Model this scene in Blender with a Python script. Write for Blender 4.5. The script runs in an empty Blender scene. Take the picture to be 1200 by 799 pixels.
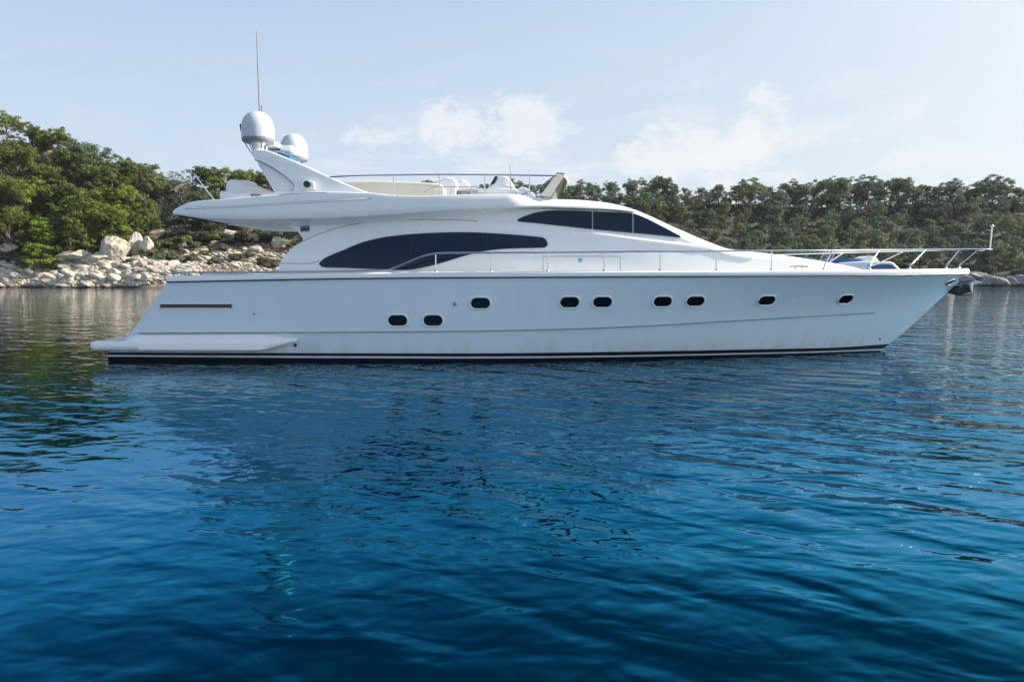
import bpy, bmesh, math, random
import numpy as np
from mathutils import Vector, noise as mnoise

scene = bpy.context.scene
COL = scene.collection
R = math.radians

# ------------------------------------------------------------------ camera
CAM_H = 2.23
F = 800.0                      # focal length in pixels of the 1200 px wide photograph
PITCH = math.atan(75.0 / F)
cam_d = bpy.data.cameras.new("camera")
cam = bpy.data.objects.new("camera", cam_d)
COL.objects.link(cam)
cam.location = (0, 0, CAM_H)
cam.rotation_euler = (math.pi / 2 - PITCH, 0, 0)
cam_d.sensor_width = 36.0
cam_d.lens = 24.0
cam_d.clip_start = 0.1
cam_d.clip_end = 6000
scene.camera = cam

# ------------------------------------------------------------------ sky, sun, exposure
SUN_EL, SUN_AZ = 31.0, 82.0    # azimuth clockwise from +Y (the viewing direction)
scene.view_settings.view_transform = 'Standard'
scene.view_settings.look = 'None'
scene.view_settings.gamma = 1.0
scene.view_settings.use_curve_mapping = False
scene.view_settings.exposure = 1.0
scene.cycles.use_denoising = True
scene.cycles.denoising_prefilter = 'NONE'
scene.cycles.max_bounces = 8
scene.cycles.diffuse_bounces = 3
scene.cycles.glossy_bounces = 4
scene.cycles.transparent_max_bounces = 8
scene.cycles.sample_clamp_indirect = 8.0

SDIR = (math.sin(R(SUN_AZ)) * math.cos(R(SUN_EL)), math.cos(R(SUN_AZ)) * math.cos(R(SUN_EL)), math.sin(R(SUN_EL)))
world = bpy.data.worlds.new("World")
scene.world = world
world.use_nodes = True


class NT:
    """small node-tree writer"""
    def __init__(self, tree):
        self.t = tree

    def n(self, typ, **kw):
        nd = self.t.nodes.new(typ)
        for k, v in kw.items():
            if k == 'ins':
                for kk, vv in v.items():
                    self.set(nd, kk, vv)
            else:
                setattr(nd, k, v)
        return nd

    def set(self, nd, key, v):
        s = nd.inputs[key]
        if isinstance(v, bpy.types.NodeSocket):
            self.t.links.new(v, s)
        else:
            s.default_value = v

    def math(self, op, a, b=0.0, c=None, clamp=False):
        nd = self.n('ShaderNodeMath', operation=op, use_clamp=clamp)
        self.set(nd, 0, a)
        self.set(nd, 1, b)
        if c is not None:
            self.set(nd, 2, c)
        return nd.outputs[0]

    def vmath(self, op, a, b=None):
        nd = self.n('ShaderNodeVectorMath', operation=op)
        self.set(nd, 0, a)
        if b is not None:
            self.set(nd, 1, b)
        return nd

    def mix(self, f, a, b, blend='MIX'):
        nd = self.n('ShaderNodeMix', data_type='RGBA', blend_type=blend)
        self.set(nd, 0, f)
        self.set(nd, 6, a)
        self.set(nd, 7, b)
        return nd.outputs[2]

    def noise(self, vec, scale, detail=3.0, rough=0.5, dist=0.0):
        nd = self.n('ShaderNodeTexNoise')
        if vec is not None:
            self.set(nd, 'Vector', vec)
        self.set(nd, 'Scale', scale)
        self.set(nd, 'Detail', detail)
        self.set(nd, 'Roughness', rough)
        self.set(nd, 'Distortion', dist)
        return nd

    def ramp(self, fac, stops):
        nd = self.n('ShaderNodeValToRGB')
        cr = nd.color_ramp
        while len(cr.elements) < len(stops):
            cr.elements.new(0.5)
        for e, (p, c) in zip(cr.elements, stops):
            e.position = p
            e.color = c if len(c) == 4 else (*c, 1)
        self.set(nd, 0, fac)
        return nd.outputs[0]

    def maprange(self, v, a, b, c=0.0, d=1.0, smooth=False):
        nd = self.n('ShaderNodeMapRange')
        if smooth:
            nd.interpolation_type = 'SMOOTHSTEP'
        for i, x in enumerate((v, a, b, c, d)):
            self.set(nd, i, x)
        return nd.outputs[0]


def build_world():
    t = NT(world.node_tree)
    world.node_tree.nodes.clear()
    sky = t.n('ShaderNodeTexSky')
    sky.sky_type = 'NISHITA'
    sky.sun_disc = False
    sky.sun_elevation = R(SUN_EL)
    sky.sun_rotation = R(SUN_AZ)
    sky.air_density = 1.0
    sky.dust_density = 2.2
    sky.ozone_density = 2.0
    co = t.n('ShaderNodeTexCoord').outputs['Generated']
    d = t.vmath('NORMALIZE', co).outputs[0]
    sep = t.n('ShaderNodeSeparateXYZ', ins={0: d})
    x, y, z = sep.outputs
    az = t.math('ARCTAN2', x, y)          # radians to the right of +Y
    el = t.math('ARCSINE', z)
    # billowing cumulus low over the hills: a few soft ellipses broken up by noise
    p = t.n('ShaderNodeCombineXYZ', ins={0: az, 1: t.math('MULTIPLY', el, 1.25), 2: 0.0}).outputs[0]
    n1 = t.noise(p, 21.0, 9.0, 0.60)
    n2 = t.noise(p, 7.0, 5.0, 0.55)
    total = None
    # (azimuth, elevation, half width, half height, density)
    for (a0, e0, wa, we, dens) in ((-0.085, 0.205, 0.060, 0.048, 1.0), (0.025, 0.212, 0.078, 0.052, 1.0),
                                   (-0.19, 0.195, 0.08, 0.026, 0.7), (0.205, 0.165, 0.07, 0.050, 1.0),
                                   (0.275, 0.155, 0.075, 0.05, 0.95), (0.345, 0.195, 0.065, 0.06, 0.8),
                                   (-0.95, 0.30, 0.25, 0.03, 0.35), (0.95, 0.24, 0.25, 0.06, 0.5)):
        da = t.math('DIVIDE', t.math('SUBTRACT', az, a0), wa)
        de = t.math('DIVIDE', t.math('SUBTRACT', el, e0), we)
        r2 = t.math('ADD', t.math('MULTIPLY', da, da), t.math('MULTIPLY', de, de))
        m = t.math('MULTIPLY', t.math('SUBTRACT', 1.0, t.math('MULTIPLY', r2, 0.62)), dens)
        total = m if total is None else t.math('MAXIMUM', total, m)
    total = t.math('MAXIMUM', total, 0.0)
    nn = t.math('ADD', t.math('MULTIPLY', n1.outputs[0], 1.5), t.math('MULTIPLY', n2.outputs[0], 0.9))
    shape = t.math('SUBTRACT', t.math('ADD', nn, t.math('MULTIPLY', total, 0.75)), 1.50)
    cl = t.math('MULTIPLY', t.maprange(shape, 0.02, 0.36, 0.0, 1.0, True), t.maprange(total, 0.0, 0.35, 0.0, 1.0, True))
    cl = t.math('MULTIPLY', cl, 0.72)
    # autumn haze: whitish towards the horizon and towards the sun, pale blue above
    k = t.maprange(el, -0.02, 0.62, 0.0, 1.0)
    side = t.maprange(az, -0.7, 0.7, 0.0, 1.0, True)
    low = t.mix(side, (4.2, 4.9, 5.5, 1), (4.5, 4.85, 5.25, 1))
    high = t.mix(side, (1.6, 2.43, 4.64, 1), (2.65, 3.92, 5.06, 1))
    pale = t.mix(t.math('POWER', k, 1.3), low, high)
    sd = t.vmath('DOT_PRODUCT', d, tuple(SDIR)).outputs['Value']
    glow = t.math('POWER', t.math('MAXIMUM', sd, 0.0), 5.0)
    glow = t.math('MULTIPLY', glow, 0.9)
    pale = t.mix(glow, pale, (9.5, 9.2, 8.8, 1))
    veil = t.math('ADD', 0.62, t.math('MULTIPLY', 0.3, t.math('SUBTRACT', 1.0, t.maprange(el, 0.25, 1.1, 0.0, 1.0, True))))
    c1 = t.mix(veil, sky.outputs[0], pale)
    # faint wisps low over the hills
    pw = t.n('ShaderNodeCombineXYZ', ins={0: t.math('MULTIPLY', az, 3.2), 1: t.math('MULTIPLY', el, 11.0), 2: 4.0}).outputs[0]
    wn = t.noise(pw, 2.2, 7.0, 0.62, 0.4)
    wis = t.math('MULTIPLY', t.maprange(wn.outputs[0], 0.46, 0.70, 0.0, 1.0, True), t.maprange(el, 0.34, 0.16, 0.0, 1.0, True))
    wis = t.math('MULTIPLY', wis, t.maprange(az, -0.45, 0.05, 0.15, 0.65, True))
    c1 = t.mix(wis, c1, (5.2, 5.3, 5.5, 1))
    c2 = t.mix(cl, c1, (5.4, 5.45, 5.6, 1))
    bg = t.n('ShaderNodeBackground', ins={'Color': c2, 'Strength': 0.085})
    out = t.n('ShaderNodeOutputWorld')
    t.t.links.new(bg.outputs[0], out.inputs[0])


build_world()

sun_d = bpy.data.lights.new("sun", 'SUN')
sun_d.energy = 4.8
sun_d.angle = R(0.55)
sun_d.color = (1.0, 0.93, 0.82)
sun = bpy.data.objects.new("sun", sun_d)
COL.objects.link(sun)
sdir = Vector((math.sin(R(SUN_AZ)) * math.cos(R(SUN_EL)), math.cos(R(SUN_AZ)) * math.cos(R(SUN_EL)), math.sin(R(SUN_EL))))
sun.rotation_euler = sdir.to_track_quat('Z', 'Y').to_euler()
sun.location = (60, 20, 60)

# ------------------------------------------------------------------ measuring helpers
cp, sp = math.cos(PITCH), math.sin(PITCH)


def at(px, py, Y):
    """the point at distance Y that the photograph shows at pixel (px, py)"""
    dx = (px - 600.0) / F
    dy = (399.5 - py) / F
    ry = cp + dy * sp
    rz = -sp + dy * cp
    k = Y / ry
    return Vector((dx * k, Y, CAM_H + rz * k))


def proj(p):
    x, y, z = p[0], p[1], p[2] - CAM_H
    f = y * cp - z * sp
    u = y * sp + z * cp
    return 600.0 + F * x / f, 399.5 - F * u / f


def pchip(xs, ys):
    xs = np.array(xs, float)
    ys = np.array(ys, float)
    h = np.diff(xs)
    d = np.diff(ys) / h
    m = np.zeros(len(xs))
    m[0], m[-1] = d[0], d[-1]
    for i in range(1, len(xs) - 1):
        if d[i - 1] * d[i] > 0:
            w1 = 2 * h[i] + h[i - 1]
            w2 = h[i] + 2 * h[i - 1]
            m[i] = (w1 + w2) / (w1 / d[i - 1] + w2 / d[i])

    def f(x):
        x = min(max(float(x), xs[0]), xs[-1])
        i = min(max(int(np.searchsorted(xs, x) - 1), 0), len(xs) - 2)
        t = (x - xs[i]) / h[i]
        return float((1 + 2 * t) * (1 - t) ** 2 * ys[i] + t * (1 - t) ** 2 * h[i] * m[i] + t * t * (3 - 2 * t) * ys[i + 1] + t * t * (t - 1) * h[i] * m[i + 1])
    return f


def lerp(a, b, t):
    return a + (b - a) * t


def sstep(a, b, x):
    t = min(max((x - a) / (b - a), 0.0), 1.0)
    return t * t * (3 - 2 * t)


class Surf:
    """a parametric surface that can be asked which point of it shows at a pixel"""
    def __init__(self, fn, s0, s1, t0, t1, ns=60, nt=24):
        self.fn, self.lim = fn, (s0, s1, t0, t1)
        self.tab = []
        for i in range(ns):
            for j in range(nt):
                s = lerp(s0, s1, i / (ns - 1))
                t = lerp(t0, t1, j / (nt - 1))
                self.tab.append((s, t, *proj(fn(s, t))))
        self.tab = np.array(self.tab)

    def st(self, px, py):
        k = np.argmin((self.tab[:, 2] - px) ** 2 + (self.tab[:, 3] - py) ** 2)
        s, t = self.tab[k, 0], self.tab[k, 1]
        e = 1e-4
        best = (1e9, s, t)
        for k in range(40):
            u, v = proj(self.fn(s, t))
            ru, rv = px - u, py - v
            if abs(ru) + abs(rv) < best[0]:
                best = (abs(ru) + abs(rv), s, t)
            if best[0] < 0.01:
                break
            u1, v1 = proj(self.fn(s + e, t))
            u2, v2 = proj(self.fn(s, t + e))
            a, b, c, d = (u1 - u) / e, (u2 - u) / e, (v1 - v) / e, (v2 - v) / e
            det = a * d - b * c
            if abs(det) < 1e-9:
                break
            ds, dt = (d * ru - b * rv) / det, (a * rv - c * ru) / det
            m = 0.04 if k < 12 else 0.01
            s += max(-m, min(m, ds))
            t += max(-m, min(m, dt))
            s = max(self.lim[0] - .02, min(self.lim[1] + .02, s))
            t = max(self.lim[2] - .02, min(self.lim[3] + .02, t))
        s, t = best[1], best[2]
        return s, t

    def frame(self, px, py):
        s, t = self.st(px, py)
        e = 1e-3
        p = Vector(self.fn(s, t))
        a = Vector(self.fn(s + e, t)) - p
        b = Vector(self.fn(s, t + e)) - p
        n = a.cross(b)
        n.normalize()
        if n.y > 0:
            n = -n
        a.normalize()
        return p, n, a, n.cross(a).normalized()

    def pt(self, px, py, off=0.0):
        p, n, _, _ = self.frame(px, py)
        return p + n * off


# ------------------------------------------------------------------ mesh helpers
class MB:
    def __init__(self):
        self.v, self.f, self.m = [], [], []

    def add(self, verts, faces, mi=0):
        o = len(self.v)
        self.v += [tuple(p) for p in verts]
        self.f += [tuple(i + o for i in f) for f in faces]
        self.m += [mi] * len(faces)

    def grid(self, rows, mi=0, close_u=False, close_v=False, mis=None):
        nu, nv = len(rows), len(rows[0])
        o = len(self.v)
        for r in rows:
            self.v += [tuple(p) for p in r]
        for i in range(nu if close_u else nu - 1):
            for j in range(nv if close_v else nv - 1):
                a, b = i, (i + 1) % nu
                c, d = j, (j + 1) % nv
                self.f.append((o + a * nv + c, o + b * nv + c, o + b * nv + d, o + a * nv + d))
                self.m.append(mis[j] if mis else mi)

    def fan(self, ring, mi=0):
        o = len(self.v)
        self.v += [tuple(p) for p in ring]
        self.f.append(tuple(range(o, o + len(ring))))
        self.m.append(mi)

    def tube(self, path, r, seg=8, mi=0, caps=True, r2=None):
        path = [Vector(p) for p in path]
        n = len(path)
        rows = []
        up = Vector((0, 0, 1))
        for i, p in enumerate(path):
            d = (path[min(i + 1, n - 1)] - path[max(i - 1, 0)]).normalized()
            a = d.cross(up)
            if a.length < 1e-3:
                a = d.cross(Vector((0, 1, 0)))
            a.normalize()
            b = a.cross(d)
            rr = r if r2 is None else lerp(r, r2, i / max(n - 1, 1))
            rows.append([p + (a * math.cos(2 * math.pi * k / seg) + b * math.sin(2 * math.pi * k / seg)) * rr for k in range(seg)])
        self.grid(rows, mi, close_v=True)
        if caps:
            self.fan(rows[0], mi)
            self.fan(rows[-1][::-1], mi)

    def lathe(self, c, prof, seg=32, mi=0):
        c = Vector(c)
        rows = [[c + Vector((r * math.cos(2 * math.pi * k / seg), r * math.sin(2 * math.pi * k / seg), z)) for k in range(seg)] for r, z in prof]
        self.grid(rows, mi, close_v=True)
        if prof[0][0] > 1e-4:
            self.fan(rows[0][::-1], mi)
        if prof[-1][0] > 1e-4:
            self.fan(rows[-1], mi)

    def prism(self, poly, y0, y1, mi=0, shear=0.0):
        """poly: (x, z) outline, extruded between y0 and y1; shear leans it in y with height"""
        zb = min(p[1] for p in poly)
        a = [(x, y0 + (z - zb) * shear, z) for x, z in poly]
        b = [(x, y1 + (z - zb) * shear, z) for x, z in poly]
        self.grid([a, b], mi, close_v=True)
        self.fan(a[::-1], mi)
        self.fan(b, mi)

    def box(self, c, s, mi=0):
        x, y, z = c
        a, b, d = s[0] / 2, s[1] / 2, s[2] / 2
        vs = [(x + i * a, y + j * b, z + k * d) for i in (-1, 1) for j in (-1, 1) for k in (-1, 1)]
        self.add(vs, [(0, 1, 3, 2), (4, 6, 7, 5), (0, 4, 5, 1), (2, 3, 7, 6), (0, 2, 6, 4), (1, 5, 7, 3)], mi)

    def build(self, name, mats, parent=None, smooth=True, angle=35.0, bevel=0.0, segs=2):
        me = bpy.data.meshes.new(name)
        off = Vector((0, 0, 0))
        if parent is not None:
            off = root_loc(parent)
        me.from_pydata([(p[0] - off.x, p[1] - off.y, p[2] - off.z) for p in self.v], [], self.f)
        mats = mats if isinstance(mats, (list, tuple)) else [mats]
        for m in mats:
            me.materials.append(m)
        me.polygons.foreach_set('material_index', self.m)
        bm = bmesh.new()
        bm.from_mesh(me)
        bmesh.ops.remove_doubles(bm, verts=bm.verts, dist=1e-4)
        bmesh.ops.recalc_face_normals(bm, faces=bm.faces)
        if bevel > 0:
            es = [e for e in bm.edges if len(e.link_faces) == 2 and e.calc_face_angle(0) > R(30)]
            bmesh.ops.bevel(bm, geom=es, offset=bevel, segments=segs, profile=0.5, affect='EDGES')
        if smooth:
            for f in bm.faces:
                f.smooth = True
            for e in bm.edges:
                if len(e.link_faces) == 2 and e.calc_face_angle(0) > R(angle):
                    e.smooth = False
        bm.to_mesh(me)
        bm.free()
        o = bpy.data.objects.new(name, me)
        COL.objects.link(o)
        if parent is not None:
            o.parent = parent
        return o


def root_loc(o):
    p = Vector((0, 0, 0))
    while o is not None:
        p += Vector(o.location)
        o = o.parent
    return p


def tag(o, label=None, cat=None, group=None, kind=None):
    if label:
        o['label'] = label
    if cat:
        o['category'] = cat
    if group:
        o['group'] = group
    if kind:
        o['kind'] = kind
    return o


def empty(name, loc, label, cat, group=None):
    o = bpy.data.objects.new(name, None)
    COL.objects.link(o)
    o.location = loc
    o.empty_display_size = 0.5
    return tag(o, label, cat, group)


# ------------------------------------------------------------------ materials
def material(name):
    m = bpy.data.materials.new(name)
    m.use_nodes = True
    m.node_tree.nodes.clear()
    t = NT(m.node_tree)
    out = t.n('ShaderNodeOutputMaterial')
    b = t.n('ShaderNodeBsdfPrincipled')
    m.node_tree.links.new(b.outputs[0], out.inputs[0])
    return m, t, b


def paint(name, col, rough=0.3, metal=0.0, var=0.04, scale=3.0, coat=0.0, bump=0.0, bscale=20.0):
    m, t, b = material(name)
    co = t.n('ShaderNodeTexCoord').outputs['Object']
    n = t.noise(co, scale, 4.0, 0.6)
    lo = tuple(c * (1 - var * 2) for c in col)
    hi = tuple(min(1, c * (1 + var)) for c in col)
    t.set(b, 'Base Color', t.ramp(n.outputs[0], [(0.3, lo), (0.7, hi)]))
    t.set(b, 'Roughness', t.maprange(n.outputs[0], 0.3, 0.7, rough * 0.8, min(1, rough * 1.25)))
    t.set(b, 'Metallic', metal)
    if coat:
        t.set(b, 'Coat Weight', coat)
        t.set(b, 'Coat Roughness', 0.06)
    if bump:
        nb = t.noise(co, bscale, 3.0, 0.5)
        bp = t.n('ShaderNodeBump', ins={'Height': nb.outputs[0], 'Strength': 1.0, 'Distance': bump})
        t.set(b, 'Normal', bp.outputs[0])
    return m


M = {}
M['gel'] = paint('white_gelcoat', (0.78, 0.78, 0.77), 0.30, var=0.002, scale=0.8, coat=0.2)
M['hull'] = None
M['black'] = paint('black_antifouling', (0.012, 0.013, 0.016), 0.35, var=0.1)
M['rubber'] = paint('dark_rubber', (0.02, 0.021, 0.024), 0.5)
M['chrome'] = paint('stainless_steel', (0.68, 0.69, 0.70), 0.16, metal=1.0, var=0.03)
M['steel'] = paint('brushed_steel', (0.50, 0.51, 0.52), 0.32, metal=1.0, var=0.05)
M['cream'] = paint('cream_vinyl', (0.66, 0.61, 0.50), 0.6, var=0.03)
M['white'] = paint('white_plastic', (0.78, 0.78, 0.77), 0.38, var=0.02)
M['dome'] = paint('dome_white', (0.50, 0.53, 0.56), 0.42, var=0.02)
M['grey'] = paint('grey_plastic', (0.22, 0.23, 0.24), 0.5)
M['groove'] = paint('groove_and_shadow_line', (0.16, 0.17, 0.18), 0.6)  # dark grooves; on the arch recess it draws the edge shadow
M['blue'] = paint('blue_fabric', (0.012, 0.12, 0.34), 0.7)
M['navy'] = paint('navy_canvas', (0.02, 0.05, 0.12), 0.8)
M['teak'] = paint('grey_teak', (0.30, 0.25, 0.19), 0.7, var=0.1, scale=9.0)
M['cover'] = paint('white_boat_cover', (0.74, 0.73, 0.70), 0.65, var=0.04, scale=5, bump=0.01, bscale=5)
M['red'] = paint('rust_brown', (0.30, 0.15, 0.08), 0.7)


def hull_paint():
    m, t, b = material('hull_gelcoat')
    co = t.n('ShaderNodeTexCoord').outputs['Object']
    mp = t.n('ShaderNodeMapping', ins={'Vector': co})
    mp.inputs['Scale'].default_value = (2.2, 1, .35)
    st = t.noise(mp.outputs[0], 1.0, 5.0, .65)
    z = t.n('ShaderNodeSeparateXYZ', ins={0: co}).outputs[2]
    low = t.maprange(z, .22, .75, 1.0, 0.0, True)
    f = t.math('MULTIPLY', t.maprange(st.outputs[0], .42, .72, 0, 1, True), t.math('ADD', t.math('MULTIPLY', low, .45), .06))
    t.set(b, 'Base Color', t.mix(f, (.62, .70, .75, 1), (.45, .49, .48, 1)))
    t.set(b, 'Roughness', .34)
    t.set(b, 'Coat Weight', .32)
    t.set(b, 'Coat Roughness', .10)
    n = t.noise(co, .9, 2.0, .4)
    n2 = t.noise(co, 11.0, 2.0, .4)
    h = t.math('ADD', t.math('MULTIPLY', n.outputs[0], .010), t.math('MULTIPLY', n2.outputs[0], .0007))
    t.set(b, 'Normal', t.n('ShaderNodeBump', ins={'Height': h, 'Strength': 1.0, 'Distance': 1.0}).outputs[0])
    return m


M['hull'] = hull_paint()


def glass(name, col, rough=0.04):
    m, t, b = material(name)
    co = t.n('ShaderNodeTexCoord').outputs['Object']
    n = t.noise(co, 0.7, 3.0, 0.5)
    t.set(b, 'Base Color', t.mix(n.outputs[0], (*[c * 0.8 for c in col], 1), (*[c * 1.2 for c in col], 1)))
    t.set(b, 'Roughness', rough)
    t.set(b, 'IOR', 1.5)
    t.set(b, 'Specular IOR Level', 0.30)
    return m


M['glass'] = glass('tinted_glass', (0.0006, 0.012, 0.032))
M['port'] = glass('dark_port_glass', (0.004, 0.007, 0.012))
M['smoke'] = glass('smoked_acrylic', (0.035, 0.045, 0.035), 0.1)
M['boatglass'] = glass('blue_cabin_glass', (0.05, 0.12, 0.24), 0.08)


# ------------------------------------------------------------------ water
def build_water():
    m, t, b = material('sea_water')
    pos = t.n('ShaderNodeNewGeometry').outputs['Position']

    def height(p):
        layers = (
            # rotation of the crests, wavelength across, stretch along the crest, height, detail, warp
            (-36, 0.78, 2.7, 0.090, 2.0, 0.5),
            (-14, 0.42, 1.9, 0.036, 2.5, 0.6),
            (-58, 2.2, 1.8, 0.048, 1.0, 0.3),
            (14, 0.20, 1.7, 0.0125, 1.5, 0.3),
        )
        tot = None
        for rot, wl, stretch, amp, det, dist in layers:
            mp = t.n('ShaderNodeMapping', vector_type='TEXTURE')
            t.set(mp, 'Vector', p)
            mp.inputs['Rotation'].default_value = (0, 0, R(rot))
            mp.inputs['Scale'].default_value = (wl * stretch, wl, 1)
            n = t.noise(mp.outputs[0], 1.0, det, 0.42, dist)
            h = t.math('MULTIPLY', n.outputs[0], amp)
            tot = h if tot is None else t.math('ADD', tot, h)
        return tot

    e = 0.012
    h0 = height(pos)
    hx = height(t.vmath('ADD', pos, (e, 0, 0)).outputs[0])
    hy = height(t.vmath('ADD', pos, (0, e, 0)).outputs[0])
    # gusts and calm lanes: long soft streaks in which the ripples are stronger or weaker
    mp = t.n('ShaderNodeMapping', vector_type='TEXTURE')
    t.set(mp, 'Vector', pos)
    mp.inputs['Rotation'].default_value = (0, 0, R(-8))
    mp.inputs['Scale'].default_value = (26, 9, 1)
    gust = t.noise(mp.outputs[0], 1.0, 2.0, 0.5)
    k = t.maprange(gust.outputs[0], 0.32, 0.68, 0.6, 1.25)
    # more wind on the open side, lee behind the headland
    px_ = t.n('ShaderNodeSeparateXYZ', ins={0: pos}).outputs[0]
    k = t.math('MULTIPLY', k, t.maprange(px_, -9, 13, 0.64, 1.35, True))
    gx = t.math('MULTIPLY', t.math('DIVIDE', t.math('SUBTRACT', h0, hx), e), k)
    gy = t.math('MULTIPLY', t.math('DIVIDE', t.math('SUBTRACT', h0, hy), e), k)
    nv = t.n('ShaderNodeCombineXYZ', ins={0: gx, 1: gy, 2: 1.0})
    nrm = t.vmath('NORMALIZE', nv.outputs[0]).outputs[0]
    t.set(b, 'Normal', nrm)
    # deep blue offshore, greener over the shallows along the bank
    sep = t.n('ShaderNodeSeparateXYZ', ins={0: pos})
    shallow = t.maprange(sep.outputs[1], 108, 136, 0.0, 1.0, True)
    n = t.noise(pos, 0.12, 3.0, 0.5)
    deep = t.mix(n.outputs[0], (0.0, 0.0055, 0.0135, 1), (0.0, 0.009, 0.021, 1))
    t.set(b, 'Base Color', t.mix(shallow, deep, (0.03, 0.07, 0.065, 1)))
    t.set(b, 'Roughness', 0.6)
    t.set(b, 'Specular IOR Level', 0.0)
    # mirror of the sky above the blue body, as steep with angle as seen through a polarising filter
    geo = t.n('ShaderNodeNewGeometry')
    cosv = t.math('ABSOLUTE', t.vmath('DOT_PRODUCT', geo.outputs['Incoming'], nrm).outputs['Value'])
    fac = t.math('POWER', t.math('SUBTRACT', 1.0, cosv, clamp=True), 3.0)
    tint = t.ramp(fac, [(0.0, (0.0, 0.08, 0.16)), (0.125, (0.0, 0.11, 0.23)), (0.285, (0.06, 0.61, 1.0)), (0.44, (0.24, 0.63, 0.98)), (0.57, (0.09, 0.33, 0.46)), (0.67, (0.50, 0.76, 0.90)), (0.75, (1.0, 1.0, 1.0))])  # tint dips at grazing angles to paint the hull's reflection darker
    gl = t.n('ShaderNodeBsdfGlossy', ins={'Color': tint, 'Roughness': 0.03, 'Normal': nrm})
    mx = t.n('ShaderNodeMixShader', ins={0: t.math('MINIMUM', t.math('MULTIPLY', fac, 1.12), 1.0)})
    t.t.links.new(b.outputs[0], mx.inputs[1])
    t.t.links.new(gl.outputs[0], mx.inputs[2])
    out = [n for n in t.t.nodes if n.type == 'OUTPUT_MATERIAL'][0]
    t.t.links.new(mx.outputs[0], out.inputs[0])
    mb = MB()
    S = 900.0
    mb.add([(-S, -300, 0), (S, -300, 0), (S, S, 0), (-S, S, 0)], [(0, 1, 2, 3)])
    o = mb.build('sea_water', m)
    tag(o, kind='structure', label='dark blue rippled sea water of the bay')


build_water()

# ------------------------------------------------------------------ the yacht
Y0 = 20.4                       # the yacht lies broadside, its centre line at this distance
BM = 2.74
yacht = empty('motor_yacht', (0, Y0, 0), 'large white motor yacht with flybridge and dark windows lying broadside on the blue bay', 'yacht')

stem_px = [(1135.5, 319), (1104, 348.5), (1082, 369), (1061, 388), (1042, 403), (1025, 416.5)]
stem_w = [at(x, y, Y0) for x, y in stem_px]
_zs = [p.z for p in stem_w][::-1]
_xs = [p.x for p in stem_w][::-1]
x_stem = pchip([-0.6] + _zs, [_xs[0] - 1.1] + _xs)
tr = [at(198, 329.5, Y0 - 2.6), at(150, 392, Y0 - 2.6), at(124, 414, Y0 - 2.5), at(122, 427, Y0 - 2.5)]
_tz, _tx = [p.z for p in tr][::-1], [p.x for p in tr][::-1]


def x_tran(z):
    return float(np.interp(z, _tz, _tx))


X_TAPER = -1.5


def line_of(pts):
    ss, zz = [], []
    for x, y, b in pts:
        p = at(x, y, Y0 - b)
        ss.append((p.x - x_tran(p.z)) / (x_stem(p.z) - x_tran(p.z)))
        zz.append(p.z)
    ss[0], ss[-1] = 0.0, 1.0
    return pchip(ss, zz)


z_sheer = line_of([(198, 329.8, 2.6), (300, 327.8, 2.68), (400, 326.0, 2.72), (500, 325, 2.74), (600, 324.4, 2.74), (720, 323.8, 2.72), (850, 323.2, 2.5), (960, 322.3, 2.0), (1050, 321.6, 1.3), (1135, 320.2, 0)])
z_knuc = line_of([(150, 390.5, 2.6), (425, 389, 2.66), (600, 387, 2.6), (720, 384, 2.5), (860, 377, 2.1), (1000, 369, 1.2), (1085, 364, 0)])
z_boot = line_of([(124, 413.0, 2.5), (400, 413.8, 2.52), (700, 413.6, 2.4), (860, 411.5, 1.8), (980, 408, .75), (1042, 402.8, 0)])
z_str1 = line_of([(124, 416.4, 2.5), (400, 417.4, 2.52), (700, 418, 2.4), (860, 415.8, 1.8), (980, 411.8, .75), (1035, 408.6, 0)])
z_str0 = line_of([(124, 418.4, 2.5), (400, 419.6, 2.5), (700, 420, 2.4), (860, 417.6, 1.8), (980, 413.4, .7), (1032, 410.4, 0)])


def beam(X, xs, B, p, q=1.0):
    if X <= X_TAPER:
        k = (X_TAPER - X) / 10.0
        return B * (1 - 0.05 * k * k)
    u = min((X - X_TAPER) / (xs - X_TAPER), 1.0)
    return B * (1 - u ** p) ** q


def hull_fn(s, t):
    """t: 1 sheer, 0 knuckle, -1 boot top, -2 upper stripe edge, -3 lower stripe edge, -4 under water"""
    sc = min(max(s, 0), 1)
    if t >= 0:
        z = lerp(z_knuc(sc), z_sheer(sc), t)
        B = lerp(2.62, BM, t)
        p = lerp(1.85, 2.45, t ** 1.35)
    elif t >= -1:
        z = lerp(z_knuc(sc), z_boot(sc), -t)
        B = lerp(2.60, 2.52, -t)
        p = lerp(1.82, 1.62, -t)
    elif t >= -2:
        z = lerp(z_boot(sc), z_str1(sc), -t - 1)
        B, p = lerp(2.52, 2.50, -t - 1), lerp(1.62, 1.60, -t - 1)
    elif t >= -3:
        z = lerp(z_str1(sc), z_str0(sc), -t - 2)
        B, p = lerp(2.50, 2.49, -t - 2), 1.59
    else:
        z = lerp(z_str0(sc), -0.55, -t - 3)
        B, p = lerp(2.49, 2.25, -t - 3), lerp(1.58, 1.5, -t - 3)
    xs, xt = x_stem(z), x_tran(z)
    X = xt + s * (xs - xt)
    b = beam(X, xs, B, p, lerp(1.0, .76, max(t, 0) ** 2))
    return Vector((X, Y0 - b, z))


def mirror(p):
    return Vector((p[0], 2 * Y0 - p[1], p[2]))


def sheer_b(X):
    return beam(X, _xs[-1], BM, 2.45, .76)


HS = Surf(hull_fn, 0, 1, -1, 1, 80, 16)


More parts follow.
